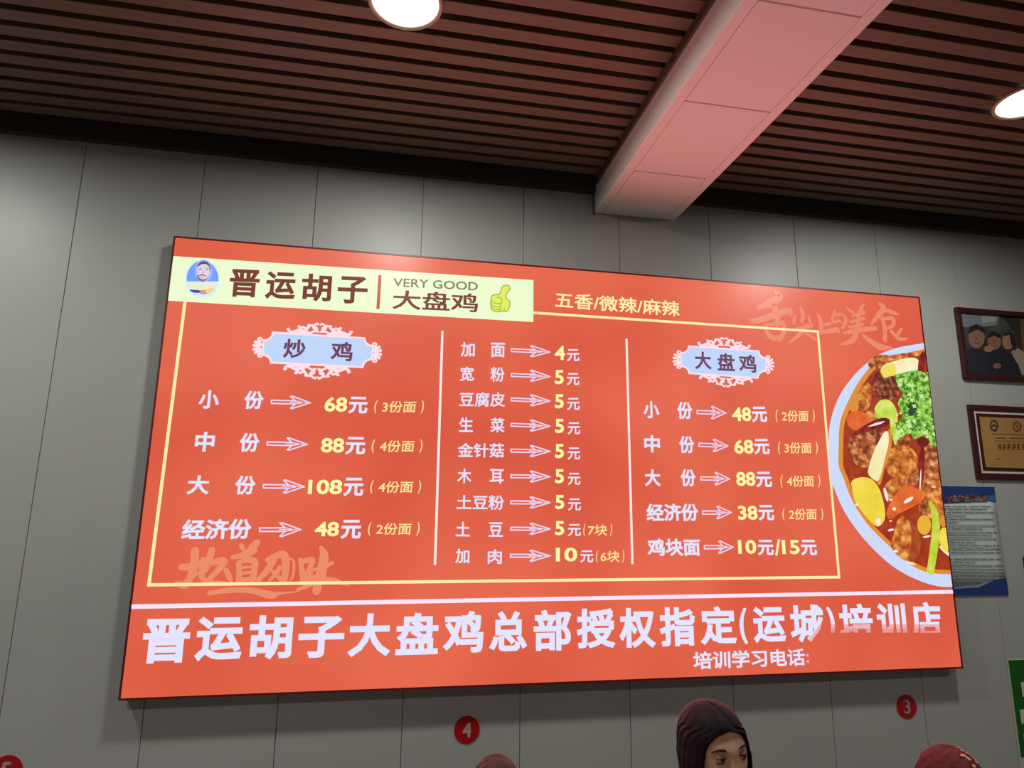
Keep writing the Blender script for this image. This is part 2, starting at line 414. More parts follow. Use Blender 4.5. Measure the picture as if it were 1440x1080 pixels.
# --- plaques with scrolls
def spiral(cx, cy, r, a0, turns, w0, n=9, sgn=1):
    return [(cx+r*(1-k/n*.85)*math.cos(a0+sgn*turns*2*math.pi*k/n), cy+r*(1-k/n*.85)*math.sin(a0+sgn*turns*2*math.pi*k/n), w0*(1-.35*k/n)) for k in range(n+1)]
def crest(bm, base0, base1, h, k, wpx):
    """scroll ornament standing on the segment base0-base1 (pixels), height h pixels (negative hangs down)"""
    bx, by = (base0[0]+base1[0])/2, (base0[1]+base1[1])/2; hx, hy = (base1[0]-base0[0])/2, (base1[1]-base0[1])/2
    sh = -.05*abs(h)/abs(hx) if hx else 0
    def f(u, v): return S(bx+u*hx+v*h*.10*(1 if h > 0 else 1)*.0, by+u*hy-v*h)
    asp = abs(h)/abs(hx)
    for s in (-1, 1):
        st = [[(1., .22, .9), (.86, .16, 1.3), (.68, .30, 1.6), (.48, .26, 1.5), (.30, .12, 1.)],
              [(.95, .08, .7), (.75, .08, 1.1), (.5, .10, 1.2), (.25, .05, .8)],
              [(.70, .30, 1.), (.60, .50, 1.4), (.50, .60, 1.2), (.44, .52, .9)],
              [(.48, .30, 1.2), (.38, .52, 1.4), (.30, .74, 1.3), (.22, .80, 1.), (.20, .68, .8)],
              [(.30, .14, 1.), (.16, .30, 1.3), (.04, .24, 1.)],
              [(.05, .30, 1.), (.20, .60, 1.3), (.14, .86, 1.2), (.05, .95, 1.1), (.035, .84, .8)]]
        for q in st: stroke(bm, [(*f(s*a, b), c*wpx) for a, b, c in q], lay(k), 4)
        for cx, cy, r in ((.98, .30, .05), (.64, .56, .045), (.33, .70, .045), (.12, .48, .07), (.42, .40, .05)):
            stroke(bm, [(*f(s*a, cy+(b-cy)/asp), c) for a, b, c in spiral(cx, cy, r, .6, .9, wpx*1.)], lay(k), 3)
def fan(bm, c, rx, ry, sgn, k, wpx):
    for a in (-62, -36, -12, 12, 36, 62):
        t = math.radians(a); r0, r1 = .25, (1. if abs(a) < 40 else .8)
        stroke(bm, [(*S(c[0]+sgn*rx*r*math.cos(t), c[1]+ry*r*math.sin(t)), wpx*wd) for r, wd in ((r0, .7), ((r0+r1)/2, 1.3), (r1, 1.7))], lay(k), 3)
    for s in (-1, 1):
        stroke(bm, [(*S(c[0]+sgn*a, c[1]+s*b), wpx*cw) for a, b, cw in ((-rx*.1, ry*.15, .8), (rx*.35, ry*.62, 1.1), (rx*.45, ry*.95, 1.1), (rx*.12, ry*1.0, 1.), (rx*.02, ry*.78, .9), (rx*.2, ry*.72, .8))], lay(k), 4)
def plaque(corners, text, top, bottom, left, right, wpx, tname):
    """corners: TL, TR, BR, BL of the plate in pixels"""
    tl, tr, br, bl = corners
    def lerp(a, b, t): return (a[0]+(b[0]-a[0])*t, a[1]+(b[1]-a[1])*t)
    ch = (bl[1]-tl[1])*.26; pts = []
    def corner(c, dx, dy):
        out = []
        for k in range(7):
            t = k/6*math.pi/2; out.append((c[0]+dx*ch*1.15*math.cos(t), c[1]+dy*ch*math.sin(t)))
        return out
    cTL = corner(tl, 1, 1)[::-1]; cTR = corner(tr, -1, 1); cBR = corner(br, -1, -1)[::-1]; cBL = corner(bl, 1, -1)
    outline = cTL + cTR + cBR + cBL
    cx = sum(p[0] for p in (tl, tr, br, bl))/4; cy = sum(p[1] for p in (tl, tr, br, bl))/4
    bm = flat([S(*p) for p in outline], lay(2)); pl = printed('heading_plaque', bm, lit('print_plaque', (190, 212, 250)), 'pale blue plaque')
    bm = bmesh.new(); ring = outline+[outline[0]]
    for a, b in zip(ring, ring[1:]): quadline(bm, S(*a), S(*b), wpx*1.1, lay(3))
    crest(bm, top[0], top[1], top[2], 3, wpx); crest(bm, bottom[0], bottom[1], -bottom[2], 3, wpx)
    fan(bm, *left, -1, 3, wpx); fan(bm, *right, 1, 3, wpx)
    printed('scroll_ornament', bm, lit('print_scroll', (250, 222, 232)))
    for q in text:
        bm = bmesh.new(); text_px(bm, *q, 4, .026); printed('heading_lettering', bm, lit('print_plum', (112, 66, 92)))
def zl(x, y): return (340+x/6.545, 440+y/6.545)
def zr(x, y): return (860+x/2.918, 450+y/2.918)
plaque((zl(205, 182), zl(1210, 234), zl(1196, 500), zl(188, 458)),
       [('炒', 398.5, 489.8, 430, 491.5, 27), ('鸡', 465.3, 493.6, 496, 495, 27)],
       (zl(425, 190), zl(1010, 217), 16.5), (zl(395, 472), zl(990, 500), 19), (zl(188, 318), 11.5, 13.), (zl(1204, 366), 11.5, 13.), .0074, 'a')
plaque((zr(283, 108), zr(636, 128), zr(632, 238), zr(284, 219)),
       [('大', 976.5, 506.8, 1000, 507.6, 25), ('盘', 1008.5, 508.6, 1032.5, 509.8, 25), ('鸡', 1038.5, 510.6, 1063, 512, 25)],
       (zr(356, 110), zr(566, 122), 15), (zr(362, 222), zr(575, 236), 16), (zr(283, 163), 10, 12), (zr(634, 183), 10, 12), .0066, 'b')

# --- price rows
def arrow(bm, xl, yl, xr, yr, h, k=3, t=.0052):
    wd = xr-xl
    def f(u, v): return S(xl+u*wd, yl+(yr-yl)*u+v*h)
    P = [(0, -.13), (.60, -.15), (.50, -.5), (.70, -.42), (1, 0), (.70, .42), (.50, .5), (.60, .15), (0, .13)]
    P = [(0, -.13), (.62, -.13), (.50, -.48), (.55, -.5), (.80, -.22), (1, 0), (.80, .22), (.55, .5), (.50, .48), (.62, .13), (0, .13)]
    q = P+[P[0]]
    for a, b in zip(q, q[1:]): quadline(bm, f(*a), f(*b), t, lay(k))
    quadline(bm, f(.48, 0), f(.9, 0), t*.6, lay(k)); quadline(bm, f(.62, -.13), f(.78, -.05), t*.6, lay(k)); quadline(bm, f(.62, .13), f(.78, .05), t*.6, lay(k))
NOTE = lit('print_note', (250, 226, 150))
def row(label, arr, nums, notes):
    """one price line: white dish name and unit, outlined arrow, yellow price, yellow note"""
    for q in label:
        bm = bmesh.new(); text_px(bm, *q[:6], 3, q[6] if len(q) > 6 else .032)
        printed('price_unit' if q[0] == '元' else 'dish_name', bm, WHITE)
    bm = bmesh.new(); arrow(bm, *arr); printed('price_arrow', bm, LILAC)
    for q in nums:
        bm = bmesh.new(); text_px(bm, *q, 4, .027); printed('price_number', bm, YEL)
    if notes:
        bm = bmesh.new()
        for q in notes: text_px(bm, *q, 4, .014, .08)
        printed('portion_note', bm, NOTE)
def note(s, xl, xr, y, h):
    a = xl; wd = xr-xl
    ps = .085*wd if len(s) > 2 else .1*wd
    return [('(', xl, y, xl+ps*.62, y, h*1.05), (s, xl+wd*.16, y, xr-wd*.16, y, h*.92), (')', xr-ps*.62, y, xr, y, h*1.05)]
row([('小', 279.7, 561.6, 308.6, 562, 26), ('份', 343.5, 562.4, 371, 562.8, 26), ('元', 490, 569.8, 517, 570.2, 24)], (381.9, 565.2, 436.2, 566.5, 17), [('68', 456.4, 568.6, 488.5, 569, 21)], note('3份面', 526.6, 596, 572.2, 18))
row([('中', 274.5, 621.1, 302, 621.4, 28), ('份', 337, 622, 365.3, 622.5, 27), ('元', 485.8, 626.8, 514, 627.2, 25)], (376, 623.7, 432, 625, 17), [('88', 451.5, 626.1, 484.2, 626.5, 21)], note('4份面', 522.8, 594, 627.5, 18))
row([('大', 263.7, 682, 294.5, 682, 27), ('份', 330.8, 682.2, 359.7, 682.3, 27), ('元', 483, 684.8, 511.3, 684.8, 26)], (370.7, 683.8, 427.6, 684.4, 18), [('108', 433.4, 684.8, 481.5, 684.8, 21)], note('4份面', 520.9, 592, 684.8, 18))
row([('经济份', 256, 744.8, 354, 743.6, 29), ('元', 479.4, 744.5, 508, 744.4, 27)], (365.3, 744.8, 422.8, 744.6, 19), [('48', 442.6, 744, 477, 743.9, 21)], note('2份面', 517.7, 590, 743.7, 18))
def zm(x, y): return (610+x/2.917, 450+y/2.917)
MID = [('加', '面', 110, 292, 122, (124, 132), '4', 495, 538, 135, 545, 597, 145), ('宽', '粉', 107, 290, 222, (226, 232), '5', 495, 533, 235, 545, 597, 243),
       ('豆腐皮', None, 105, 292, 326, (326, 333), '5', 495, 533, 334, 546, 598, 345), ('生', '菜', 103, 290, 430, (430, 436), '5', 496, 534, 435, 548, 600, 445),
       ('金针菇', None, 98, 288, 534, (536, 539), '5', 496, 534, 538, 548, 600, 548), ('木', '耳', 96, 287, 640, (641, 643), '5', 496, 534, 641, 549, 601, 652),
       ('土豆粉', None, 93, 288, 748, (748, 749), '5', 497, 535, 747, 550, 603, 757), ('土', '豆', 90, 283, 858, (856, 857), '5', 496, 535, 854, 549, 603, 862),
       ('加', '肉', 88, 279, 969, (967, 967), '10', 500, 588, 962, 600, 654, 970)]
for i, (a, b, xl, xr, ym, (al, ar), num, nl, nr, ny, ul, ur, uy) in enumerate(MID):
    lab = []
    if b: lab += [(a, zm(xl, 0)[0], zm(0, ym-1)[1], zm(xl+58, 0)[0], zm(0, ym)[1], 20.5, .02), (b, zm(xr-58, 0)[0], zm(0, ym+1)[1], zm(xr, 0)[0], zm(0, ym+2)[1], 20.5, .02)]
    else: lab += [(a, zm(xl, 0)[0], zm(0, ym)[1], zm(xr, 0)[0], zm(0, ym+1)[1], 20.5, .018)]
    lab += [('元', *zm(ul, uy), *zm(ur, uy), 17, .02)]
    nt_ = None
    if i == 7: nt_ = note('7块', zm(613, 0)[0], zm(730, 0)[0], zm(0, 862)[1], 17)
    if i == 8: nt_ = note('6块', zm(665, 0)[0], zm(780, 0)[0], zm(0, 970)[1], 17)
    row(lab, (*zm(317+(3-i)*.5, al), *zm(476, ar), 15), [(num, *zm(nl, ny), *zm(nr, ny), 20)], nt_)
def zq(x, y): return (860+x/2.918, 450+y/2.918)
RIGHT = [('小', '份', 130, 331, 368, 372, (350, 378, 468, 382), '48', 493, 572, 387, 574, 637, 388, '2份面', 672, 832, 394),
         ('中', '份', 133, 339, 508, 512, (358, 512, 476, 517), '68', 502, 581, 520, 583, 647, 520, '3份面', 682, 845, 525),
         ('大', '份', 135, 345, 647, 648, (366, 650, 483, 652), '88', 510, 589, 652, 591, 657, 655, '4份面', 692, 855, 661),
         ('经济份', None, 142, 356, 790, 789, (373, 790, 490, 790), '38', 517, 598, 791, 601, 666, 791, '2份面', 700, 867, 797)]
for a, b, xl, xr, yl, yr, ar, num, nl, nr, ny, ul, ur, uy, nt_, tl, tr, ty in RIGHT:
    lab = [(a, *zq(xl, yl), *zq(xl+65, yl+1), 24), (b, *zq(xr-63, yr-1), *zq(xr, yr), 24.5)] if b else [(a, *zq(xl, yl), *zq(xr, yr), 25)]
    lab.append(('元', *zq(ul, uy), *zq(ur, uy), 22))
    row(lab, (*zq(ar[0], ar[1]), *zq(ar[2], ar[3]), 17), [(num, *zq(nl, ny), *zq(nr, ny), 20)], note(nt_, zq(tl, 0)[0], zq(tr, 0)[0], zq(0, ty)[1], 17))
row([('鸡块面', *zq(146, 933), *zq(362, 932), 25), ('元', *zq(598, 934), *zq(664, 934), 22), ('元', *zq(775, 934), *zq(841, 934), 22)], (*zq(380, 932), *zq(498, 932), 17),
    [('10', *zq(518, 931), *zq(593, 931), 20), ('/', *zq(668, 933), *zq(692, 933), 23), ('15', *zq(698, 932), *zq(770, 932), 20)], None)

# --- bottom line, its right end erased below, fading out in pinkish strips
BOT = [('晋', 120, 276, 165, 312), ('运', 296, 452, 157, 304), ('胡', 473, 617, 153, 300), ('子', 637, 789, 155, 294), ('大', 802, 943, 147, 291), ('盘', 961, 1101, 144, 284), ('鸡', 1117, 1251, 139, 278), ('总', 1270, 1396, 139, 273)]
bm = bmesh.new()
def z5(x, y): return (150+x/2.361, 800+y/2.361)
def z6(x, y): return (740+x/2.057, 800+y/2.057)
def chars(bm, lst, f, sc, tilt, bold=.034):
    for ch, xl, xr, yt, yb in lst:
        a = f(xl, (yt+yb)/2); b = f(xr, (yt+yb)/2); text_px(bm, ch, a[0], a[1]+tilt, b[0], b[1]-tilt, (yb-yt)/sc, 4, bold)
chars(bm, BOT, z5, 2.361, .7)
chars(bm, [('部', 21, 131, 117, 236), ('授', 145, 256, 113, 229), ('权', 268, 373, 112, 229), ('指', 385, 488, 110, 223), ('定', 502, 606, 107, 219), ('(', 616, 638, 112, 218), ('运', 655, 748, 108, 213)], z6, 2.057, .5)
printed('title_lettering', bm, WHITE)
def cut(bm, z, keep_above=True, slope=0., xref=0.):
    n = Vector((-slope, 0, 1)).normalized()
    bmesh.ops.bisect_plane(bm, geom=bm.verts[:]+bm.edges[:]+bm.faces[:], plane_co=(xref, 0, z), plane_no=n, clear_inner=keep_above, clear_outer=not keep_above)
FADE = lit('print_faded', (232, 176, 184)); FADE2 = lit('print_faded_more', (228, 150, 146))
tail = [(')', 870, 892, 108, 212), ('培', 904, 1001, 100, 206), ('训', 1014, 1098, 98, 204), ('店', 1112, 1199, 95, 200)]
sl = (S(1330, 889)[1]-S(1150, 889)[1])/(S(1330, 889)[0]-S(1150, 889)[0])
zr0 = S(1200, 889.5)[1]; xr0 = S(1200, 889)[0]; stp = px_h(1200, 889, 6)
for k, (m_, lo, hi) in enumerate(((WHITE, 2, None), (FADE, 1, 2), (FADE2, 0, 1))):
    for one in tail:
        bm = bmesh.new(); chars(bm, [one], z6, 2.057, .5, .034)
        cut(bm, zr0+stp*lo, True, sl, xr0)
        if hi is not None: cut(bm, zr0+stp*hi, False, sl, xr0)
        if len(bm.faces): printed('title_lettering', bm, m_, None if k == 0 else 'erased, fading lower edge of the white title')
sd = 1.05; zz, xx = S(1137, 899)[1], S(1137, 899)[0]
for k, (m_, lo, hi) in enumerate(((WHITE, 0, None), (FADE, -.02, 0))):
    bm = bmesh.new(); chars(bm, [('城', 762, 861, 102, 212)], z6, 2.057, .5, .034)
    cut(bm, zz+lo, True, sd, xx)
    if hi is not None: cut(bm, zz+hi, False, sd, xx)
    if len(bm.faces): printed('title_lettering', bm, m_)
    else: bm.free()
bm = bmesh.new(); text_px(bm, '培训学习电话', 974.5, 928.8, 1131.3, 923.4, 25, 4, .024); printed('title_lettering', bm, WHITE)
bm = bmesh.new(); text_px(bm, ':', 1133.5, 925.5, 1137, 925.5, 13, 4, .02); printed('title_lettering', bm, FADE)

# --- the dish picture
def zt(x, y): return S(1150+x/5.4, 480+y/5.4)
def zb_(x, y): return S(1150+x/5.4, 640+y/5.4)
RX = SW-e-.0005
def clipx(pts):
    """cut a polygon (x, z) at the right edge of the face"""
    out = []; n = len(pts)
    for i in range(n):
        a, b = pts[i], pts[(i+1) % n]
        if a[0] <= RX: out.append(a)
        if (a[0] <= RX) != (b[0] <= RX):
            t = (RX-a[0])/(b[0]-a[0]); out.append((RX, a[1]+(b[1]-a[1])*t))
    return out
def rnd(pts, n=4):
    q = [(*p, 0) for p in pts]; q = q[-2:]+q+q[:3]; sm = smooth_path(q, n)
    return [(p[0], p[1]) for p in sm[2*n:-3*n-0] if True][:len(pts)*n]
def dish(name, pts, m, k, smooth_=True):
    pts = clipx(rnd(pts) if smooth_ else pts)
    if len(pts) < 3: return
    return printed(name, flat(pts, lay(k)), m)
rim_o = [zt(*q) for q in ((800, 15), (600, 50), (450, 110), (300, 230), (170, 400), (95, 600), (80, 800), (95, 1050))]+[zb_(*q) for q in ((120, 250), (200, 430), (350, 640), (560, 840), (760, 950), (920, 997), (1020, 1000))]
rim_i = [zt(*q) for q in ((800, 60), (640, 95), (480, 130), (390, 200), (300, 320), (220, 470), (165, 620), (155, 800))]+[zb_(*q) for q in ((155, 80), (190, 170), (250, 330), (370, 520), (560, 710), (700, 830), (830, 890), (1005, 905))]
def open_shape(pts, n=5):
    sm = [(p[0], p[1]) for p in smooth_path([(*p, 0) for p in pts], n)]
    a = (SW+.3, sm[-1][1]); b = (SW+.3, sm[0][1]); return sm+[a, b]
def shrink(pts, t):
    c = zt(900, 1000); return [(p[0]+(c[0]-p[0])*t, p[1]+(c[1]-p[1])*t*.9) for p in pts]
label_part(dish('dish_plate', open_shape(rim_o), lit('print_plate', (206, 218, 250)), 5, False), 'white plate of braised chicken in red sauce')
dish('dish_sauce', open_shape(rim_i), lit('print_sauce_edge', (226, 140, 48)), 6, False)
dish('dish_sauce', open_shape(shrink(rim_i, .045)), lit('print_sauce', (150, 46, 22), rgb2=(176, 60, 30), scale=22.), 7, False)
MEAT = lit('print_meat', (104, 46, 24), rgb2=(226, 160, 100), rgb3=(176, 92, 46), scale=36., detail=6.)
MEAT2 = lit('print_meat_orange', (140, 62, 24), rgb2=(240, 176, 92), rgb3=(206, 112, 44), scale=30., detail=6.)
DARK = lit('print_meat_dark', (70, 26, 18), rgb2=(190, 110, 80), rgb3=(126, 58, 34), scale=42., detail=6.)
CHILI = lit('print_chili', (108, 22, 24), rgb2=(150, 40, 36), scale=20.)
POT = lit('print_potato', (236, 206, 52), rgb2=(244, 220, 84), scale=10.)
WHT = lit('print_radish', (252, 246, 214), rgb2=(244, 232, 170), scale=9.)
TOM = lit('print_tomato', (214, 84, 34), rgb2=(232, 118, 54), scale=16.)
GRN = lit('print_green_pepper', (168, 204, 48), rgb2=(222, 234, 110), scale=14.)
HERB = lit('print_herb', (54, 104, 36), rgb2=(190, 226, 110), rgb3=(112, 178, 56), scale=60., detail=5.)
GLOS = lit('print_highlight', (252, 232, 224))
def E_(cx, cy, rx, ry, ang, f, n=18): return ell(cx, cy, rx, ry, f, math.radians(ang), n)
T = zt; B = zb_
dish('dish_meat', E_(850, 950, 75, 190, 0, T), MEAT, 8); dish('dish_meat', E_(880, 1180, 110, 170, 0, T), MEAT2, 8)
dish('dish_meat', E_(470, 160, 95, 55, -15, T), MEAT, 8); dish('dish_meat', E_(620, 118, 160, 22, -8, T), MEAT2, 9)
dish('dish_potato', [T(*q) for q in ((470, 230), (500, 180), (600, 145), (720, 125), (765, 160), (755, 215), (680, 245), (560, 262), (490, 275))], WHT, 10)
dish('dish_potato', [T(*q) for q in ((470, 230), (500, 185), (570, 165), (590, 250), (540, 268), (490, 275))], lit('print_potato_edge', (238, 220, 96)), 11)
dish('dish_chili', E_(782, 170, 26, 95, 8, T), CHILI, 11); dish('dish_chili', E_(432, 282, 18, 58, 28, T), CHILI, 11)
dish('dish_meat', E_(520, 355, 108, 92, 10, T), DARK, 9); dish('dish_meat', E_(352, 422, 52, 112, 6, T), MEAT2, 9); dish('dish_meat', E_(276, 470, 40, 76, 8, T), lit('print_carrot', (222, 142, 54)), 8)
dish('dish_tomato', E_(300, 605, 88, 76, 20, T), TOM, 10); dish('dish_meat', E_(400, 570, 50, 45, 0, T), MEAT2, 9)
dish('dish_pepper', [T(*q) for q in ((425, 510), (470, 450), (540, 450), (590, 520), (602, 620), (598, 740), (580, 790), (550, 690), (530, 600), (430, 580))], GRN, 11)
dish('dish_meat', E_(340, 820, 112, 140, -12, T), MEAT, 9); dish('dish_meat', E_(430, 730, 90, 60, -20, T), DARK, 8)
dish('dish_meat', E_(630, 920, 125, 130, 10, T), MEAT2, 9); dish('dish_meat', E_(680, 1010, 90, 110, 0, T), MEAT, 8); dish('dish_meat', E_(640, 760, 60, 60, 0, T), MEAT, 9)
dish('dish_tomato', E_(795, 750, 48, 55, 0, T), lit('print_dark_tomato', (112, 24, 20)), 10)
dish('dish_meat', E_(590, 1130, 90, 90, 0, T), MEAT2, 8)
dish('dish_potato', [T(*q) for q in ((535, 665), (555, 760), (540, 860), (500, 970), (470, 1085), (440, 1060), (460, 900))], lit('print_potato_brown', (222, 142, 52)), 11)
dish('dish_potato', [T(*q) for q in ((490, 700), (525, 690), (530, 780), (500, 900), (470, 1020), (440, 1062), (378, 1010), (385, 940), (430, 810))], WHT, 12)
dish('dish_chili', [T(*q) for q in ((245, 722), (300, 670), (400, 610), (480, 582), (535, 592), (535, 630), (480, 660), (380, 680), (290, 715))], CHILI, 13)
dish('dish_highlight', [T(*q) for q in ((370, 650), (430, 622), (500, 608), (470, 628), (410, 645))], GLOS, 14)
dish('dish_chili', E_(782, 940, 24, 150, 2, T), CHILI, 11); dish('dish_highlight', E_(772, 1060, 5, 90, 3, T), GLOS, 12)
dish('dish_herbs', [T(*q) for q in ((575, 262), (650, 240), (720, 222), (800, 240), (860, 300), (900, 450), (905, 780), (850, 770), (800, 700), (730, 745), (690, 690), (620, 735), (585, 650), (640, 560), (600, 470), (640, 400), (600, 340))], HERB, 12)
rr = random.Random(3); bm1 = bmesh.new(); bm2 = bmesh.new(); bm3 = bmesh.new()
for i in range(150):
    x = rr.uniform(590, 900); y_ = rr.uniform(240, 760)
    if x < 640 and 380 < y_ < 520 or (x > 700 and y_ > 730): continue
    a = rr.uniform(0, 180); s_ = rr.uniform(14, 34)
    pts = [T(x+s_*r*math.cos(math.radians(a+t)), y_+s_*r*math.sin(math.radians(a+t))) for t, r in ((0, 1), (40, .45), (80, .8), (120, .4), (170, 1), (220, .4), (270, .7), (320, .4))]
    pts = clipx(pts)
    if len(pts) > 2: poly((bm1, bm2, bm3)[i % 3], pts, lay(13)-.00002*(i % 15))
for q, c in ((bm1, (150, 206, 84)), (bm2, (206, 234, 150)), (bm3, (66, 122, 44))): printed('dish_herbs', q, lit('print_leaf_%d' % c[0], c))
dish('dish_highlight', E_(700, 520, 40, 60, 30, T), lit('print_herb_gap', (44, 70, 40)), 13)
dish('dish_potato', [B(*q) for q in ((245, 215), (300, 172), (390, 178), (450, 240), (490, 350), (502, 480), (450, 542), (380, 490), (270, 340))], POT, 13)
dish('dish_highlight', E_(452, 505, 20, 26, 0, B), GLOS, 14)
dish('dish_tomato', [B(*q) for q in ((512, 450), (540, 370), (600, 280), (660, 235), (730, 245), (805, 300), (780, 350), (700, 400), (600, 450), (560, 485), (525, 480))], TOM, 13)
dish('dish_highlight', E_(680, 342, 42, 14, -32, B), GLOS, 14); dish('dish_highlight', E_(572, 408, 14, 12, 0, B), GLOS, 14)
dish('dish_meat', [B(*q) for q in ((560, 640), (600, 490), (650, 465), (700, 540), (700, 680), (665, 795), (590, 755), (548, 690))], MEAT2, 12)
dish('dish_meat', [B(*q) for q in ((690, 490), (745, 560), (775, 650), (758, 760), (705, 808), (675, 780), (700, 660))], lit('print_rind', (150, 62, 30), rgb2=(178, 84, 44), scale=20.), 12)
dish('dish_potato', E_(800, 530, 52, 74, 0, B), lit('print_potato_small', (232, 178, 52)), 12); dish('dish_potato', E_(962, 640, 48, 92, -8, B), POT, 12)
dish('dish_meat', E_(800, 400, 40, 70, 0, B), MEAT, 10); dish('dish_potato', E_(945, 500, 28, 45, 0, B), lit('print_carrot', (222, 142, 54)), 11)
bm = bmesh.new(); kx = (S(1320, 740)[0]-S(1300, 740)[0])/20/5.4
stroke(bm, [(*B(x, y_), w_*kx) for x, y_, w_ in ((845, 362, 26), (872, 420, 46), (888, 520, 58), (882, 640, 60), (866, 760, 58), (848, 875, 54))], lay(14), 6)
printed('dish_bean', bm, lit('print_bean', (186, 204, 42), rgb2=(206, 220, 84), scale=20.))
for x, y_, rx, ry, a in ((510, 300, 12, 55, -15), (548, 340, 14, 6, -20), (548, 568, 24, 9, -12), (545, 500, 10, 6, 0), (585, 728, 18, 10, 0), (700, 820, 40, 7, 18), (820, 618, 30, 8, -10), (290, 375, 14, 10, 0)):
    dish('dish_highlight', E_(x, y_, rx, ry, a, B), GLOS, 13)
for x, y_ in ((860, 70), (850, 150), (835, 210), (870, 240)): dish('dish_highlight', E_(x, y_, 18, 10, 20, B), lit('print_sheen', (236, 186, 140)), 13)
dish('dish_plate', E_(960, 730, 60, 12, 42, B), GLOS, 11)

# the box's own light into the room
l = bpy.data.lights.new('lightbox_glow', 'AREA'); l.shape = 'RECTANGLE'; l.size = SW-.05; l.size_y = SH-.05; l.energy = SIGN_POWER; l.color = SIGN_COLOR; l.spread = math.radians(160)
lo = bpy.data.objects.new('lightbox_glow', l); COL.objects.link(lo); lo.parent = sign; lo.location = (SW/2, -.012, SH/2); lo.rotation_euler = (math.radians(-90), 0, 0)

# ================================================================== things on the wall
def local(bm, o):
    for v in bm.verts: v.co -= o.location
    return bm
# numbered stickers
m_stk = mat('sticker_red', (168, 14, 22), rough=.4); m_num = mat('sticker_white', (214, 190, 182), rough=.5)
def sticker(px, py, num, label, r=.049, hh=.058):
    x, z = WL(px, py); t = thing('number_sticker', label, 'sticker', (x, WALL, z), 'round red table number stickers')
    bm = bmesh.new(); g = bmesh.ops.create_cone(bm, cap_ends=True, segments=48, radius1=r, radius2=r, depth=.003)
    bmesh.ops.rotate(bm, verts=bm.verts, cent=(0, 0, 0), matrix=Matrix.Rotation(math.pi/2, 3, 'X'))
    for v in bm.verts: v.co.y -= .0015
    obj('disc', bm, m_stk, t)
    bm = bmesh.new(); wn = hh*.62; put_text(bm, num, (-wn/2, 0), (wn/2, 0), hh, -.0034, .02); obj('numeral', bm, m_num, t)
sticker(656.5, 1026, '4', 'round red sticker numbered 4 below the middle of the menu board')
sticker(1274.5, 993.5, '3', 'round red sticker numbered 3 below the right end of the menu board')
sticker(9, 1084, '5', 'round red sticker numbered 5, low on the wall at far left')

m_frame = mat('dark_wood', (62, 26, 24), rough=.35, noise=.15, scale=12., stretch=(1, 6, 6))
def picture_frame(name, label, cat, x0, x1, z0, z1, wd, depth=.022):
    t = thing(name, label, cat, (x0, WALL, z0)); bm = bmesh.new(); W_, H_ = x1-x0, z1-z0
    for a in ((0, W_, 0, wd), (0, W_, H_-wd, H_), (0, wd, wd, H_-wd), (W_-wd, W_, wd, H_-wd)):
        box(bm, a[0], a[1], -depth, 0, a[2], a[3], bev=.004)
    obj('frame', bm, m_frame, t); return t, W_, H_
def fill(name, t, x0, x1, z0, z1, y0, y1, m):
    bm = bmesh.new(); box(bm, x0, x1, y0, y1, z0, z1); return obj(name, bm, m, t)
# group photograph
fx0, fz1 = WL(1340, 433); fz0 = WL(1353, 533)[1]; fx1 = fx0+.56
t, W_, H_ = picture_frame('framed_photograph', 'dark-framed photograph of three people outdoors, upper frame right of the menu board', 'framed picture', fx0, fx1, fz0, fz1, .026)
ph = fill('photo_print', t, .02, W_-.02, .02, H_-.02, -.006, -.001, mat('photo_back', (74, 80, 76), rough=.55, spec=.25, rgb2=(34, 36, 34), scale=9.))
def zf(x, y):
    q = WL(1310+x/4, 420+y/4); return (q[0]-fx0, q[1]-fz0)
def pic(pts, col, k, name='photo_figure', m=None):
    bm = flat(pts, -.006-.0004*k); return obj(name, bm, m or mat('photo_%d_%d_%d' % col, col, rough=.55, spec=.25), ph)
pic([zf(*q) for q in ((160, 80), (300, 85), (380, 90), (360, 150), (250, 165), (170, 160))], (112, 122, 128), 1, 'photo_sky')
pic([zf(*q) for q in ((270, 85), (370, 90), (350, 130), (280, 140))], (150, 154, 148), 2, 'photo_sky')
pic([zf(*q) for q in ((380, 95), (520, 105), (560, 430), (480, 430), (470, 200))], (52, 44, 34), 1, 'photo_trees')
pic([zf(*q) for q in ((490, 110), (515, 110), (530, 300), (505, 300))], (92, 74, 56), 2, 'photo_trees')
pic([zf(*q) for q in ((190, 290), (240, 265), (290, 290), (330, 340), (335, 430), (195, 430))], (38, 42, 52), 3)
pic([zf(*q) for q in ((300, 300), (350, 275), (420, 300), (480, 370), (500, 435), (320, 432))], (34, 36, 46), 4)
pic([zf(*q) for q in ((440, 300), (480, 280), (540, 320), (560, 430), (500, 430), (470, 360))], (150, 134, 120), 3)
pic(ell(245, 220, 46, 62, zf), (132, 98, 82), 5); pic([zf(*q) for q in ((200, 200), (205, 160), (245, 145), (290, 165), (292, 200), (250, 175))], (40, 34, 34), 6)
pic(ell(345, 240, 38, 50, zf), (136, 92, 76), 5); pic([zf(*q) for q in ((308, 225), (315, 195), (345, 185), (378, 200), (382, 228), (345, 210))], (34, 30, 30), 6)
pic(ell(422, 240, 32, 48, zf), (156, 112, 92), 5); pic([zf(*q) for q in ((395, 215), (410, 190), (445, 195), (470, 250), (462, 300), (440, 260), (430, 205))], (40, 30, 28), 6)
pic(ell(312, 285, 26, 18, zf), (150, 108, 90), 7); pic(ell(360, 380, 24, 16, zf), (120, 84, 70), 7)
bm = bmesh.new()
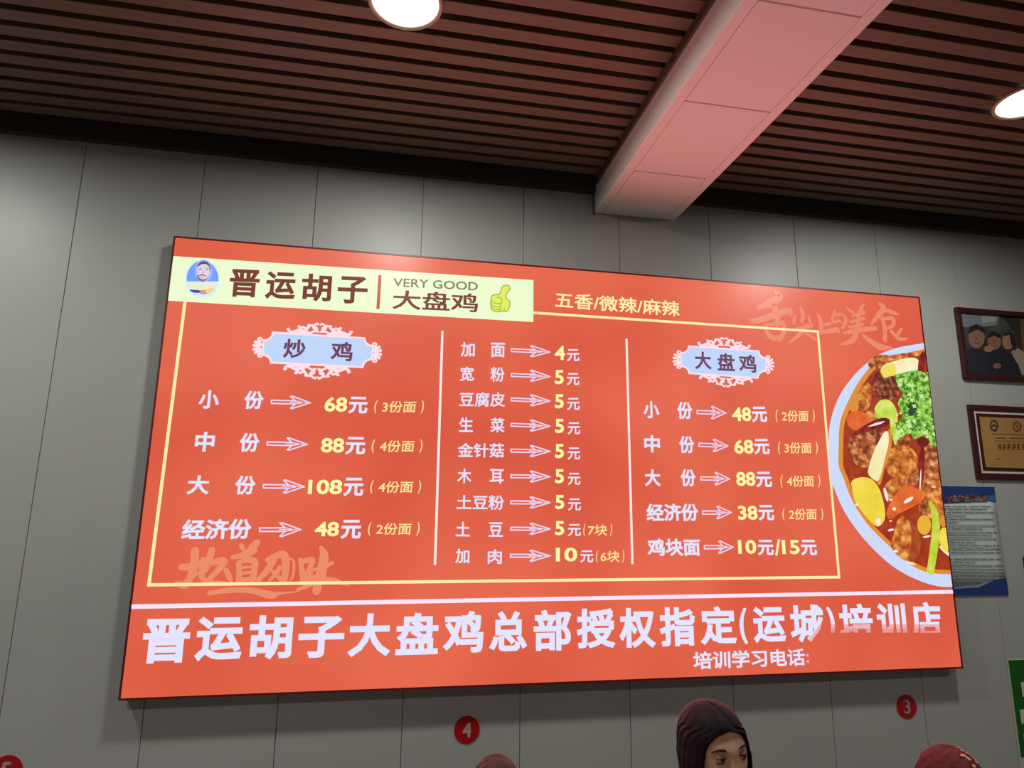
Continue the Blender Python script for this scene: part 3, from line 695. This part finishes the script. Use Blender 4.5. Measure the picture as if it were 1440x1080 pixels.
for cx, cy, s_ in ((245, 220, 1.), (345, 240, .85), (422, 240, .75)):
    for dx in (-16, 16): disc(bm, *zf(cx+dx*s_, cy-10*s_), .0035*s_, -.0092, 10, .002)
    q = [zf(cx+a*s_, cy+b*s_) for a, b in ((-14, 30), (0, 35), (14, 30))]; stroke(bm, [(*p, .003) for p in q], -.0092, 4)
    stroke(bm, [(*zf(cx, cy-2), .003), (*zf(cx-2, cy+14*s_), .004)], -.0092, 3)
obj('photo_figure', bm, mat('photo_features', (82, 54, 46), rough=.3), ph)
# certificate
cx0, cz1 = WL(1358, 569); cz0 = WL(1377, 674)[1]; cx1 = cx0+.56
t, W_, H_ = picture_frame('framed_certificate', 'dark-framed gold certificate hung under the group photograph', 'framed certificate', cx0, cx1, cz0, cz1, .03, .014)
fill('mat_board', t, .02, W_-.02, .02, H_-.02, -.008, -.001, mat('mat_white', (214, 202, 192), rough=.5))
bm = bmesh.new(); a0, a1 = .042, .058
for q in ((a0, W_-a0, a0, a1), (a0, W_-a0, H_-a1, H_-a0), (a0, a1, a1, H_-a1), (W_-a1, W_-a0, a1, H_-a1)): box(bm, q[0], q[1], -.0105, -.008, q[2], q[3])
obj('inner_frame', bm, m_frame, t)
gp = fill('gold_plate', t, a1, W_-a1, a1, H_-a1, -.0095, -.008, mat('gold_plate', (178, 136, 78), rough=.4, metal=.2, noise=.1, scale=6.))
def zg(x, y):
    q = WL(1310+x/4, 420+y/4); return (q[0]-cx0, q[1]-cz0)
mm = mat('plate_ink', (72, 56, 40), rough=.5)
bm = bmesh.new()
pts = ell(340, 715, 20, 27, zg, n=20); stroke(bm, [(*p, .007) for p in pts+[pts[0]]], -.011, 3); stroke(bm, [(*zg(325, 722), .006), (*zg(340, 712), .008), (*zg(356, 722), .006)], -.0111, 3); stroke(bm, [(*zg(335, 742), .006), (*zg(352, 745), .006)], -.0111, 3)
obj('emblem', bm, mat('plate_emblem_dark', (50, 56, 52), rough=.5), gp)
bm = bmesh.new(); pts = ell(470, 720, 21, 24, zg, n=20); stroke(bm, [(*p, .008) for p in pts+[pts[0]]], -.011, 3); disc(bm, *zg(470, 720), .006, -.0112); obj('emblem', bm, mat('plate_emblem_red', (128, 60, 44), rough=.5), gp)
bm = bmesh.new()
quadline(bm, zg(330, 762), zg(620, 770), .002, -.011); quadline(bm, zg(350, 785), zg(405, 785), .0025, -.011); quadline(bm, zg(430, 785), zg(600, 790), .0025, -.011); quadline(bm, zg(345, 800), zg(600, 805), .0012, -.011)
rr = random.Random(5)
for i in range(10):
    x = 362+i*27
    for k in range(4):
        yy = 820+k*9; quadline(bm, zg(x, yy), zg(x+rr.uniform(12, 20), yy), .0028, -.011)
    quadline(bm, zg(x+rr.uniform(5, 15), 818), zg(x+rr.uniform(5, 15), 848), .003, -.0111)
quadline(bm, zg(355, 905), zg(372, 903), .003, -.011)
obj('plate_lettering', bm, mm, gp)
# safety notice
nx1, nz1 = WL(1395, 684); nz0 = WL(1419, 837)[1]; nx1b = WL(1419, 837)[0]; nx0 = 3.40; nx1 = (nx1+nx1b)/2
t = thing('paper_notice', 'pale paper notice with blue head and foot, behind the board\'s right edge', 'notice', (nx0, WALL, nz0))
NW, NH = nx1-nx0, nz1-nz0
bm = bmesh.new(); n = 8
for s in (0,):
    vs_ = [[bm.verts.new((NW*i/n, -.002-.005*(i/n)**3*(1-j/4)*.6, NH*j/4)) for j in range(5)] for i in range(n+1)]
    for i in range(n):
        for j in range(4): bm.faces.new((vs_[i][j], vs_[i+1][j], vs_[i+1][j+1], vs_[i][j+1]))
pp = obj('sheet', bm, mat('notice_paper', (196, 208, 204), rough=.45), t, True)
sm = pp.modifiers.new('thick', 'SOLIDIFY'); sm.thickness = .0008
def zn(x, y):
    q = WL(1310+x/5.4, 660+y/5.4); return (q[0]-nx0, q[1]-nz0)
yb = -.0062
bm = flat([(.0, NH-.002), (NW-.001, NH-.002), (NW-.001, NH-.072), (NW-.06, NH-.06), (NW-.16, NH-.075), (.0, NH-.085)], yb); obj('notice_head', bm, mat('notice_blue', (36, 62, 120), rough=.45), t)
bm = flat([(NW-.001, NH-.040), (NW-.001, NH-.074), (NW-.06, NH-.062), (NW-.14, NH-.07), (NW-.05, NH-.045)], yb-.0003); obj('notice_head', bm, mat('notice_mid_blue', (60, 104, 156), rough=.45), t)
bm = flat([(.0, .002), (NW-.001, .002), (NW-.001, .078), (NW-.06, .072), (NW-.16, .035), (.0, .028)], yb); obj('notice_foot', bm, mat('notice_blue', (36, 62, 120)), t)
bm = flat([(NW-.06, .074), (NW-.16, .037), (0, .030), (0, .036), (NW-.16, .050)], yb-.0003); obj('notice_foot', bm, mat('notice_pale_blue', (124, 148, 186), rough=.45), t)
bm = bmesh.new(); a, b = zn(98, 224), zn(415, 216); put_text(bm, '食品安全责任制', a, b, .037, yb-.0008, .06); obj('notice_title', bm, mat('notice_title_edge', (214, 206, 206), rough=.5), t)
bm = bmesh.new(); put_text(bm, '食品安全责任制', a, b, .034, yb-.0012, .01); obj('notice_title', bm, mat('notice_title_red', (132, 50, 58), rough=.5), t)
bm = bmesh.new(); rr = random.Random(11)
ys = [280, 302, 326, 352, 378, 402, 428, 452, 478, 502, 528, 552, 578, 604, 630, 680, 706, 732, 758, 784, 808, 834, 860]
ends = [445, 410, 465, 255, 472, 195, 480, 375, 485, 455, 495, 325, 505, 510, 512, 522, 335, 532, 525, 540, 545, 485, 370]
for y_, x1_ in zip(ys, ends):
    x = 60+rr.uniform(0, 20)
    while x < x1_-8:
        wd = min(rr.uniform(20, 110), x1_-x); a, b = zn(x, y_+1), zn(x+wd, y_)
        q = int(wd/11)+1
        for k in range(q):
            u0, u1 = k/q, (k+.82)/q; zc_ = a[1]
            quadline(bm, (a[0]+(b[0]-a[0])*u0, zc_+rr.uniform(-.001, .001)), (a[0]+(b[0]-a[0])*u1, zc_+rr.uniform(-.001, .001)), .0036, yb-.0004)
        x += wd+rr.uniform(6, 14)
for v in bm.verts: v.co.x = max(0.004, v.co.x)
obj('notice_lettering', bm, mat('notice_ink', (104, 112, 110), rough=.6), t)
# green poster at the right edge
gx0, gz1 = WL(1414, 928); gx0 = (gx0+WL(1436, 1064)[0])/2; gz0 = WL(1436, 1064)[1]-.12
t = thing('green_poster', 'green poster with pale lettering, low on the wall at right edge', 'poster', (gx0, WALL, gz0)); GW, GH = .42, gz1-gz0
fill('sheet', t, 0, GW, 0, GH, -.006, 0, mat('poster_white', (190, 186, 176), rough=.5))
zk = WL(1436, 1064)[1]-gz0
fill('green_panel', t, 0, GW, zk, GH, -.0075, -.006, mat('poster_green', (22, 92, 26), rough=.4))
bm = bmesh.new()
def zp(x, y):
    q = WL(1400+x/6.75, 920+y/6.75); return (q[0]-gx0, q[1]-gz0)
def bar(x0, y0, x1, y1):
    a = zp(x0, y0); b = zp(x0, y1); box(bm, a[0], a[0]+(x1-x0)*.00052, -.0085, -.0075, b[1], a[1])
for x0, y0, x1, y1 in ((225, 262, 270, 400), (270, 262, 420, 300), (262, 400, 420, 450), (330, 300, 380, 400), (215, 520, 270, 655), (270, 620, 420, 655), (300, 520, 420, 560), (340, 560, 380, 620), (250, 755, 420, 798), (300, 798, 340, 880), (380, 798, 420, 880)): bar(x0, y0, x1, y1)
obj('poster_lettering', bm, mat('poster_pale', (196, 202, 184), rough=.5), t)
# dark-edged board cut by the photo edge
bx, bz1 = WL(1437, 783); bz0 = WL(1440, 812)[1]
t, W_, H_ = picture_frame('framed_board', 'small dark-edged board at the photo\'s right edge, right of the paper notice', 'framed board', bx, bx+.3, bz0-.05, bz1, .02, .015)
fill('board_sheet', t, .015, W_-.015, .015, H_-.015, -.006, -.001, mat('board_grey', (60, 58, 56), rough=.5))

# ================================================================== people seated under the board
SKIN = mat('skin', (196, 150, 122), rough=.5, spec=.35, noise=.05, scale=14.)
def head_mesh(bm, hs=1.):
    """head in local axes: face towards -y, eyes at z = 0"""
    NU, NV = 56, 44; rows = []
    def g(a, s): return math.exp(-(a/s)**2)
    for j in range(NV+1):
        th = math.pi*j/NV; row_ = []
        for i in range(NU):
            phi = 2*math.pi*i/NU
            d = Vector((math.sin(th)*math.sin(phi), -math.sin(th)*math.cos(phi), math.cos(th)))
            x = d.x*.074; y = d.y*.094; z = d.z*(.118 if d.z < 0 else .108)
            y += .006 if d.y > 0 else 0
            if z < 0:
                k = (-z/.118); x *= 1-.30*k**1.7; 
                if d.y > 0: y *= 1-.35*k
            fr = max(0, -d.y)
            if fr > 0:
                y += .006*fr*fr*g(z-.045, .05)                       # flatter forehead
                f2 = fr**2
                y -= .006*f2*g(z-.020, .012)*g(abs(x)-.028, .022)    # brow ridge
                y += .012*f2*g(z-.001, .013)*g(abs(x)-.032, .016)    # eye sockets
                y -= (.006*g(z-.004, .02)+.016*g(z+.030, .018))*g(x, .011+.006*g(z+.035, .012))*f2   # nose
                y -= .007*f2*g(z+.030, .020)*g(abs(x)-.040, .018)    # cheeks
                y -= .008*f2*g(z+.068, .010)*g(x, .022)              # lips
                y += .004*f2*g(z+.068, .0025)*g(x, .022)
                y -= .010*f2*g(z+.100, .014)*g(x, .022)              # chin
            row_.append(bm.verts.new((x*hs, y*hs, z*hs)))
        rows.append(row_)
    for a, b in zip(rows, rows[1:]):
        for i in range(NU):
            q = (a[i], a[(i+1) % NU], b[(i+1) % NU], b[i]); bm.faces.new(q)
    for s in (-1, 1):                                                # ears
        r_ = bmesh.ops.create_uvsphere(bm, u_segments=14, v_segments=10, radius=1)
        for v in r_['verts']:
            v.co = Vector((s*(.074+v.co.x*.008), .012+v.co.y*.018, -.012+v.co.z*.032))*hs
def skin_body(name, pts, edges, parent, m, lev=2):
    me = bpy.data.meshes.new(name); me.from_pydata([p[:3] for p in pts], edges, [])
    o = link(name, me, m, parent); md = o.modifiers.new('skin', 'SKIN')
    for i, p in enumerate(pts):
        sv = me.skin_vertices[0].data[i]; sv.radius = (p[3], p[4] if len(p) > 4 else p[3]); sv.use_root = (i == 0)
    sb = o.modifiers.new('sub', 'SUBSURF'); sb.levels = lev; sb.render_levels = lev
    dg = bpy.context.evaluated_depsgraph_get(); me2 = bpy.data.meshes.new_from_object(o.evaluated_get(dg))
    o.modifiers.clear(); o.data = me2
    for p in me2.polygons: p.use_smooth = True
    if not me2.materials: me2.materials.append(m)
    return o
def add_hand(pts, edges, root, side, sc):
    """palm with four bent fingers and a thumb, resting on the thigh; root is the wrist vertex index"""
    wx, wy, wz = pts[root][:3]
    pts.append((wx, wy-.05*sc, wz-.004, .030*sc, .014*sc)); edges.append((root, len(pts)-1)); palm = len(pts)-1
    for k, (dx, ln) in enumerate(((-.027, .072), (-.009, .080), (.009, .076), (.027, .060))):
        base = palm
        for j, (fy, fz) in enumerate(((.036, .002), (.036+ln*.5, -.004), (.036+ln*.9, -.022))):
            pts.append((wx+dx*sc*(1+.12*j), wy-.05*sc-fy*sc, wz+fz*sc, .0088*sc if j < 2 else .0074*sc)); edges.append((base, len(pts)-1)); base = len(pts)-1
    base = palm
    for dx, dy, dz in ((.034, .020, -.004), (.050, .045, -.010), (.052, .068, -.016)):
        pts.append((wx-side*dx*sc, wy-.03*sc-dy*sc, wz+dz*sc, .0095*sc)); edges.append((base, len(pts)-1)); base = len(pts)-1
def person(label, eye, yaw, roll, cloth, trousers, hs=1., pitch=0., skin=None, crown=False):
    """seated person; eye = world point midway between the eyes on the face's surface; yaw 0 faces -y"""
    skin = skin or SKIN
    R3 = Matrix.Rotation(yaw, 3, 'Z') @ Matrix.Rotation(roll, 3, 'Y') @ Matrix.Rotation(pitch, 3, 'X')
    hc = Vector(eye)-Vector((0, 0, .13*hs)) if crown else Vector(eye)-R3 @ Vector((0, -.09*hs, 0))
    t = thing('person', label, 'person', (hc.x, hc.y+.04, 0))
    sc = hc.z/1.19
    def P(x, y, z, *r): return (x*sc, y*sc, z*sc, *[q*sc for q in r])
    # bare body: trunk, neck, arms, legs
    pts = [P(0, .06, .52, .13, .10), P(0, .07, .68, .125, .095), P(0, .06, .84, .14, .10), P(0, .05, .94, .11, .08), P(0, .035, 1.02, .052), P(0, .0, 1.10, .05)]
    edges = [(i, i+1) for i in range(5)]
    for s in (-1, 1):
        n0 = len(pts)
        pts += [P(s*.155, .05, .945, .055), P(s*.20, .03, .76, .042), P(s*.215, -.06, .62, .036), P(s*.16, -.26, .605, .026)]
        edges += [(3, n0), (n0, n0+1), (n0+1, n0+2), (n0+2, n0+3)]
        add_hand(pts, edges, n0+3, s, sc)
        n0 = len(pts)
        pts += [P(s*.09, .02, .50, .085), P(s*.10, -.36, .50, .06), P(s*.10, -.37, .28, .048), P(s*.10, -.36, .09, .034), P(s*.10, -.42, .035, .034), P(s*.10, -.52, .03, .03)]
        edges += [(0, n0)]+[(n0+k, n0+k+1) for k in range(5)]
    body = skin_body('body', pts, edges, t, skin)
    bm = bmesh.new(); bm.from_mesh(body.data)
    hb = bmesh.new(); head_mesh(hb, hs)
    off = hc-t.location
    for v in hb.verts: v.co = R3 @ v.co + off
    tmp = bpy.data.meshes.new('tmp'); hb.to_mesh(tmp); hb.free(); bm.from_mesh(tmp); bm.to_mesh(body.data); bm.free(); bpy.data.meshes.remove(tmp)
    for p in body.data.polygons: p.use_smooth = True
    top = [P(0, .06, .53, .155, .125), P(0, .07, .68, .15, .115), P(0, .06, .84, .162, .12), P(0, .05, .95, .135, .10), P(0, .04, 1.0, .085), P(0, .03, 1.035, .062)]
    te = [(i, i+1) for i in range(5)]
    for s in (-1, 1):
        n0 = len(top); top += [P(s*.158, .05, .945, .068), P(s*.203, .03, .76, .056), P(s*.218, -.06, .62, .05), P(s*.175, -.21, .607, .042)]
        te += [(3, n0), (n0, n0+1), (n0+1, n0+2), (n0+2, n0+3)]
    skin_body('shirt', top, te, t, cloth)
    tr = [P(0, .06, .51, .155, .12)]; te = []
    for s in (-1, 1):
        n0 = len(tr); tr += [P(s*.095, .0, .50, .098), P(s*.105, -.36, .50, .076), P(s*.105, -.37, .28, .064), P(s*.103, -.36, .10, .056)]
        te += [(0, n0)]+[(n0+k, n0+k+1) for k in range(3)]
    skin_body('trousers', tr, te, t, trousers)
    for s in (-1, 1):
        sh = [P(s*.10, -.345, .055, .05), P(s*.10, -.44, .045, .05), P(s*.10, -.55, .04, .038)]
        skin_body('shoe', sh, [(0, 1), (1, 2)], t, mat('shoe_black', (26, 25, 26), rough=.4))
    def headpart(name, bm, m, smooth=True):
        for v in bm.verts: v.co = R3 @ (v.co*hs) + off
        return obj(name, bm, m, t, smooth)
    return t, headpart
def eyes(hp, gaze):
    for s in (-1, 1):
        c = Vector((s*.032, -.0715, 0))
        bm = bmesh.new(); bmesh.ops.create_uvsphere(bm, u_segments=20, v_segments=14, radius=.0125)
        for v in bm.verts: v.co += c
        e_ = hp('eye', bm, mat('eye_white', (172, 160, 152), rough=.25))
        d = Vector((math.sin(gaze), -math.cos(gaze), 0))
        for rad, off, mname, col in ((.0078, .0093, 'iris_brown', (44, 28, 22)), ):
            bm = bmesh.new(); bmesh.ops.create_uvsphere(bm, u_segments=16, v_segments=10, radius=rad)
            for v in bm.verts: v.co = v.co*1. + c + d*(off-.0035)
            hp('iris', bm, mat(mname, col, rough=.15))
        bm = bmesh.new(); n = 12; up = []
        for r0, zt_ in ((.0138, 0), ):
            rows = []
            for a in range(5):
                el = math.radians(16+a*18); rows.append([bm.verts.new(c+Vector((.0155*math.sin(math.radians(-80+160*i/n))*math.cos(el*.9), -.0138*math.cos(math.radians(-80+160*i/n))*math.cos(el), .0138*math.sin(el)))) for i in range(n+1)])
            for a, b in zip(rows, rows[1:]):
                for i in range(n): bm.faces.new((a[i], a[i+1], b[i+1], b[i]))
        hp('eyelid', bm, mat('lid_skin_shaded', (150, 108, 90), rough=.6, spec=.2))  # shade on the lids is put into a darker skin colour
        bm = bmesh.new(); rows = []
        for a in range(4):
            el = math.radians(-26-a*20); rows.append([bm.verts.new(c+Vector((.0155*math.sin(math.radians(-80+160*i/n))*math.cos(el*.9), -.0136*math.cos(math.radians(-80+160*i/n))*math.cos(el), .0136*math.sin(el)))) for i in range(n+1)])
        for a, b in zip(rows, rows[1:]):
            for i in range(n): bm.faces.new((a[i], b[i], b[i+1], a[i+1]))
        hp('eyelid', bm, mat('lid_skin_shaded', (150, 108, 90), rough=.6, spec=.2))
        bm = bmesh.new(); ring = []
        for i in range(n+1):
            az = math.radians(-72+144*i/n); el = math.radians(15); q = c+Vector((.0157*math.sin(az)*math.cos(el), -.0142*math.cos(az)*math.cos(el), .0138*math.sin(el)))
            ring.append([bm.verts.new(q+Vector((0, .0009*math.sin(2*math.pi*k/6), .0011*math.cos(2*math.pi*k/6)))) for k in range(6)])
        for a, b in zip(ring, ring[1:]):
            for k in range(6): bm.faces.new((a[k], a[(k+1) % 6], b[(k+1) % 6], b[k]))
        hp('eyelash', bm, mat('lash_black', (20, 14, 14), rough=.8))
        bm = bmesh.new(); seg = [(s*.014, -.0868, .019, .0022), (s*.026, -.0868, .0245, .0036), (s*.040, -.0810, .0245, .0032), (s*.052, -.0700, .018, .0016)]
        rings = []
        for x, y_, z, r_ in seg: rings.append([bm.verts.new((x, y_+r_*.6*math.sin(2*math.pi*k/8), z+r_*math.cos(2*math.pi*k/8))) for k in range(8)])
        for a, b in zip(rings, rings[1:]):
            for k in range(8): bm.faces.new((a[k], a[(k+1) % 8], b[(k+1) % 8], b[k]))
        bm.faces.new(rings[0]); bm.faces.new(rings[-1][::-1])
        hp('eyebrow', bm, mat('brow_hair', (66, 42, 36), rough=.7))
def long_hair(hp, m):
    bm = bmesh.new(); NU, NV = 60, 46; rows = []
    rr = random.Random(2); wob = [math.sin(k*1.9)*.7+rr.uniform(-1, 1)*.8 for k in range(NU+1)]; wob[0] = wob[-1] = 0
    for j in range(NV+1):
        t = j/NV
        if t < .55:
            el = math.pi/2*(1-t/.55); zz = .114*math.sin(el); rad = (1-math.sin(el)**2.3)**(1/2.3)
        else:
            zz = -(t-.55)/.45*.36; rad = 1-.06*math.sin((t-.55)/.45*math.pi)
        # half-opening of the face, in radians from the front
        if zz > .064: op = -.015-.10*min(1, (zz-.064)/.03)
        elif zz > 0: op = math.radians(50)*(1-(zz/.064)**2)**.5
        else: op = math.radians(50+8*min(1, -zz/.06))
        if zz < -.16: op = math.radians(62)
        row_ = []
        for i in range(NU+1):
            ph = op+(2*math.pi-2*op)*i/NU
            w_ = .0026*wob[i]*min(1, t/.3)
            rx, ry = .086+w_+(.006 if zz < 0 else 0), .108+w_
            part = .006*math.exp(-(((ph-math.pi) % (2*math.pi)-math.pi)/.12)**2) if zz > .064 else 0
            x = rad*rx*math.sin(ph); y_ = -rad*ry*math.cos(ph)+.012
            row_.append(bm.verts.new((x, y_, zz-part)))
        rows.append(row_)
    for a, b in zip(rows, rows[1:]):
        for i in range(NU): bm.faces.new((a[i], b[i], b[i+1], a[i+1]))
    bmesh.ops.remove_doubles(bm, verts=bm.verts, dist=.0004)
    bmesh.ops.recalc_face_normals(bm, faces=bm.faces)
    o = hp('hair', bm, m); s_ = o.modifiers.new('thick', 'SOLIDIFY'); s_.thickness = .009; s_.offset = -1
    sb = o.modifiers.new('sub', 'SUBSURF'); sb.levels = 1; sb.render_levels = 1
    return o
def short_hair(hp, m, name='hair', r=1., low=.0, fr=.05):
    bm = bmesh.new(); NU, NV = 48, 20; rows = []
    for j in range(NV+1):
        row_ = []
        for i in range(NU):
            ph = 2*math.pi*i/NU; front = (1+math.cos(ph))/2
            zl_ = low-.06+(fr+.06-low)*front**.7
            el = math.pi/2+(math.asin(max(-1, min(1, zl_/.128)))-math.pi/2)*j/NV
            jit = 1+.012*math.sin(ph*9+j)*(1 if j < NV else 0)
            row_.append(bm.verts.new((.083*r*jit*math.cos(el)*math.sin(ph), -.104*r*jit*math.cos(el)*math.cos(ph)+.006, .130*r*jit*math.sin(el))))
        rows.append(row_)
    for a, b in zip(rows, rows[1:]):
        for i in range(NU): bm.faces.new((a[i], b[i], b[(i+1) % NU], a[(i+1) % NU]))
    bmesh.ops.remove_doubles(bm, verts=bm.verts, dist=.0004); bmesh.ops.recalc_face_normals(bm, faces=bm.faces)
    o = hp(name, bm, m); s_ = o.modifiers.new('thick', 'SOLIDIFY'); s_.thickness = .010; s_.offset = -1
    return o
def at(px, py, d): return CAM+ray(px, py)*d
HAIR = mat('hair_black', (23, 15, 21), rough=.6, spec=.12, noise=.25, scale=40., stretch=(1, 1, .08), bump=.3)
t, hp = person('person with long dark hair parted over the forehead, glancing sideways below the board', at(1033, 1068, 1.56), math.radians(4), math.radians(-5), mat('cloth_grey', (70, 66, 72), rough=.8), mat('trousers_navy', (32, 36, 48), rough=.85), hs=.94)
eyes(hp, math.radians(14)); long_hair(hp, HAIR)
t, hp = person('person below the numeral 4 sticker, only the reddish-brown crown showing', at(697, 1063, 1.85), math.radians(-15), 0, mat('cloth_dark', (48, 44, 46), rough=.8), mat('trousers_black', (28, 28, 30), rough=.85), crown=True)
eyes(hp, 0); short_hair(hp, mat('hair_auburn', (64, 38, 38), rough=.55, spec=.2, noise=.3, scale=40., stretch=(1, 1, .1), bump=.2))
t, hp = person('person in a dark red patterned knit cap below the numeral 3 sticker', at(1337, 1053, 2.05), math.radians(20), 0, mat('cloth_red', (90, 26, 28), rough=.8), mat('trousers_black', (28, 28, 30)), crown=True)
eyes(hp, 0); short_hair(hp, mat('hair_brown', (44, 32, 28), rough=.5), 'hair', .99, -.02, .055)
cap = short_hair(hp, mat('cap_red', (88, 14, 18), rough=.75, noise=.25, scale=60., bump=.4), 'knit_cap', 1.06, .03, .06)
cap.modifiers['thick'].thickness = .008
bm = bmesh.new(); rr = random.Random(4)
for k in range(14):
    ph = math.radians(rr.uniform(-30, 50)); el = math.radians(rr.uniform(44, 76))
    c = Vector((.0895*math.cos(el)*math.sin(ph), -.1118*math.cos(el)*math.cos(ph)+.006, .139*math.sin(el))); nn = Vector((c.x/.0895**2, c.y/.1118**2, c.z/.139**2)).normalized()
    r_ = bmesh.ops.create_uvsphere(bm, u_segments=10, v_segments=6, radius=.006); q = nn.to_track_quat('Z', 'Y').to_matrix()
    for v in r_['verts']: v.co = q @ Vector((v.co.x*rr.uniform(.8, 1.3), v.co.y, v.co.z*.25)) + c
hp('cap_pattern', bm, mat('cap_pattern', (204, 136, 124), rough=.8))
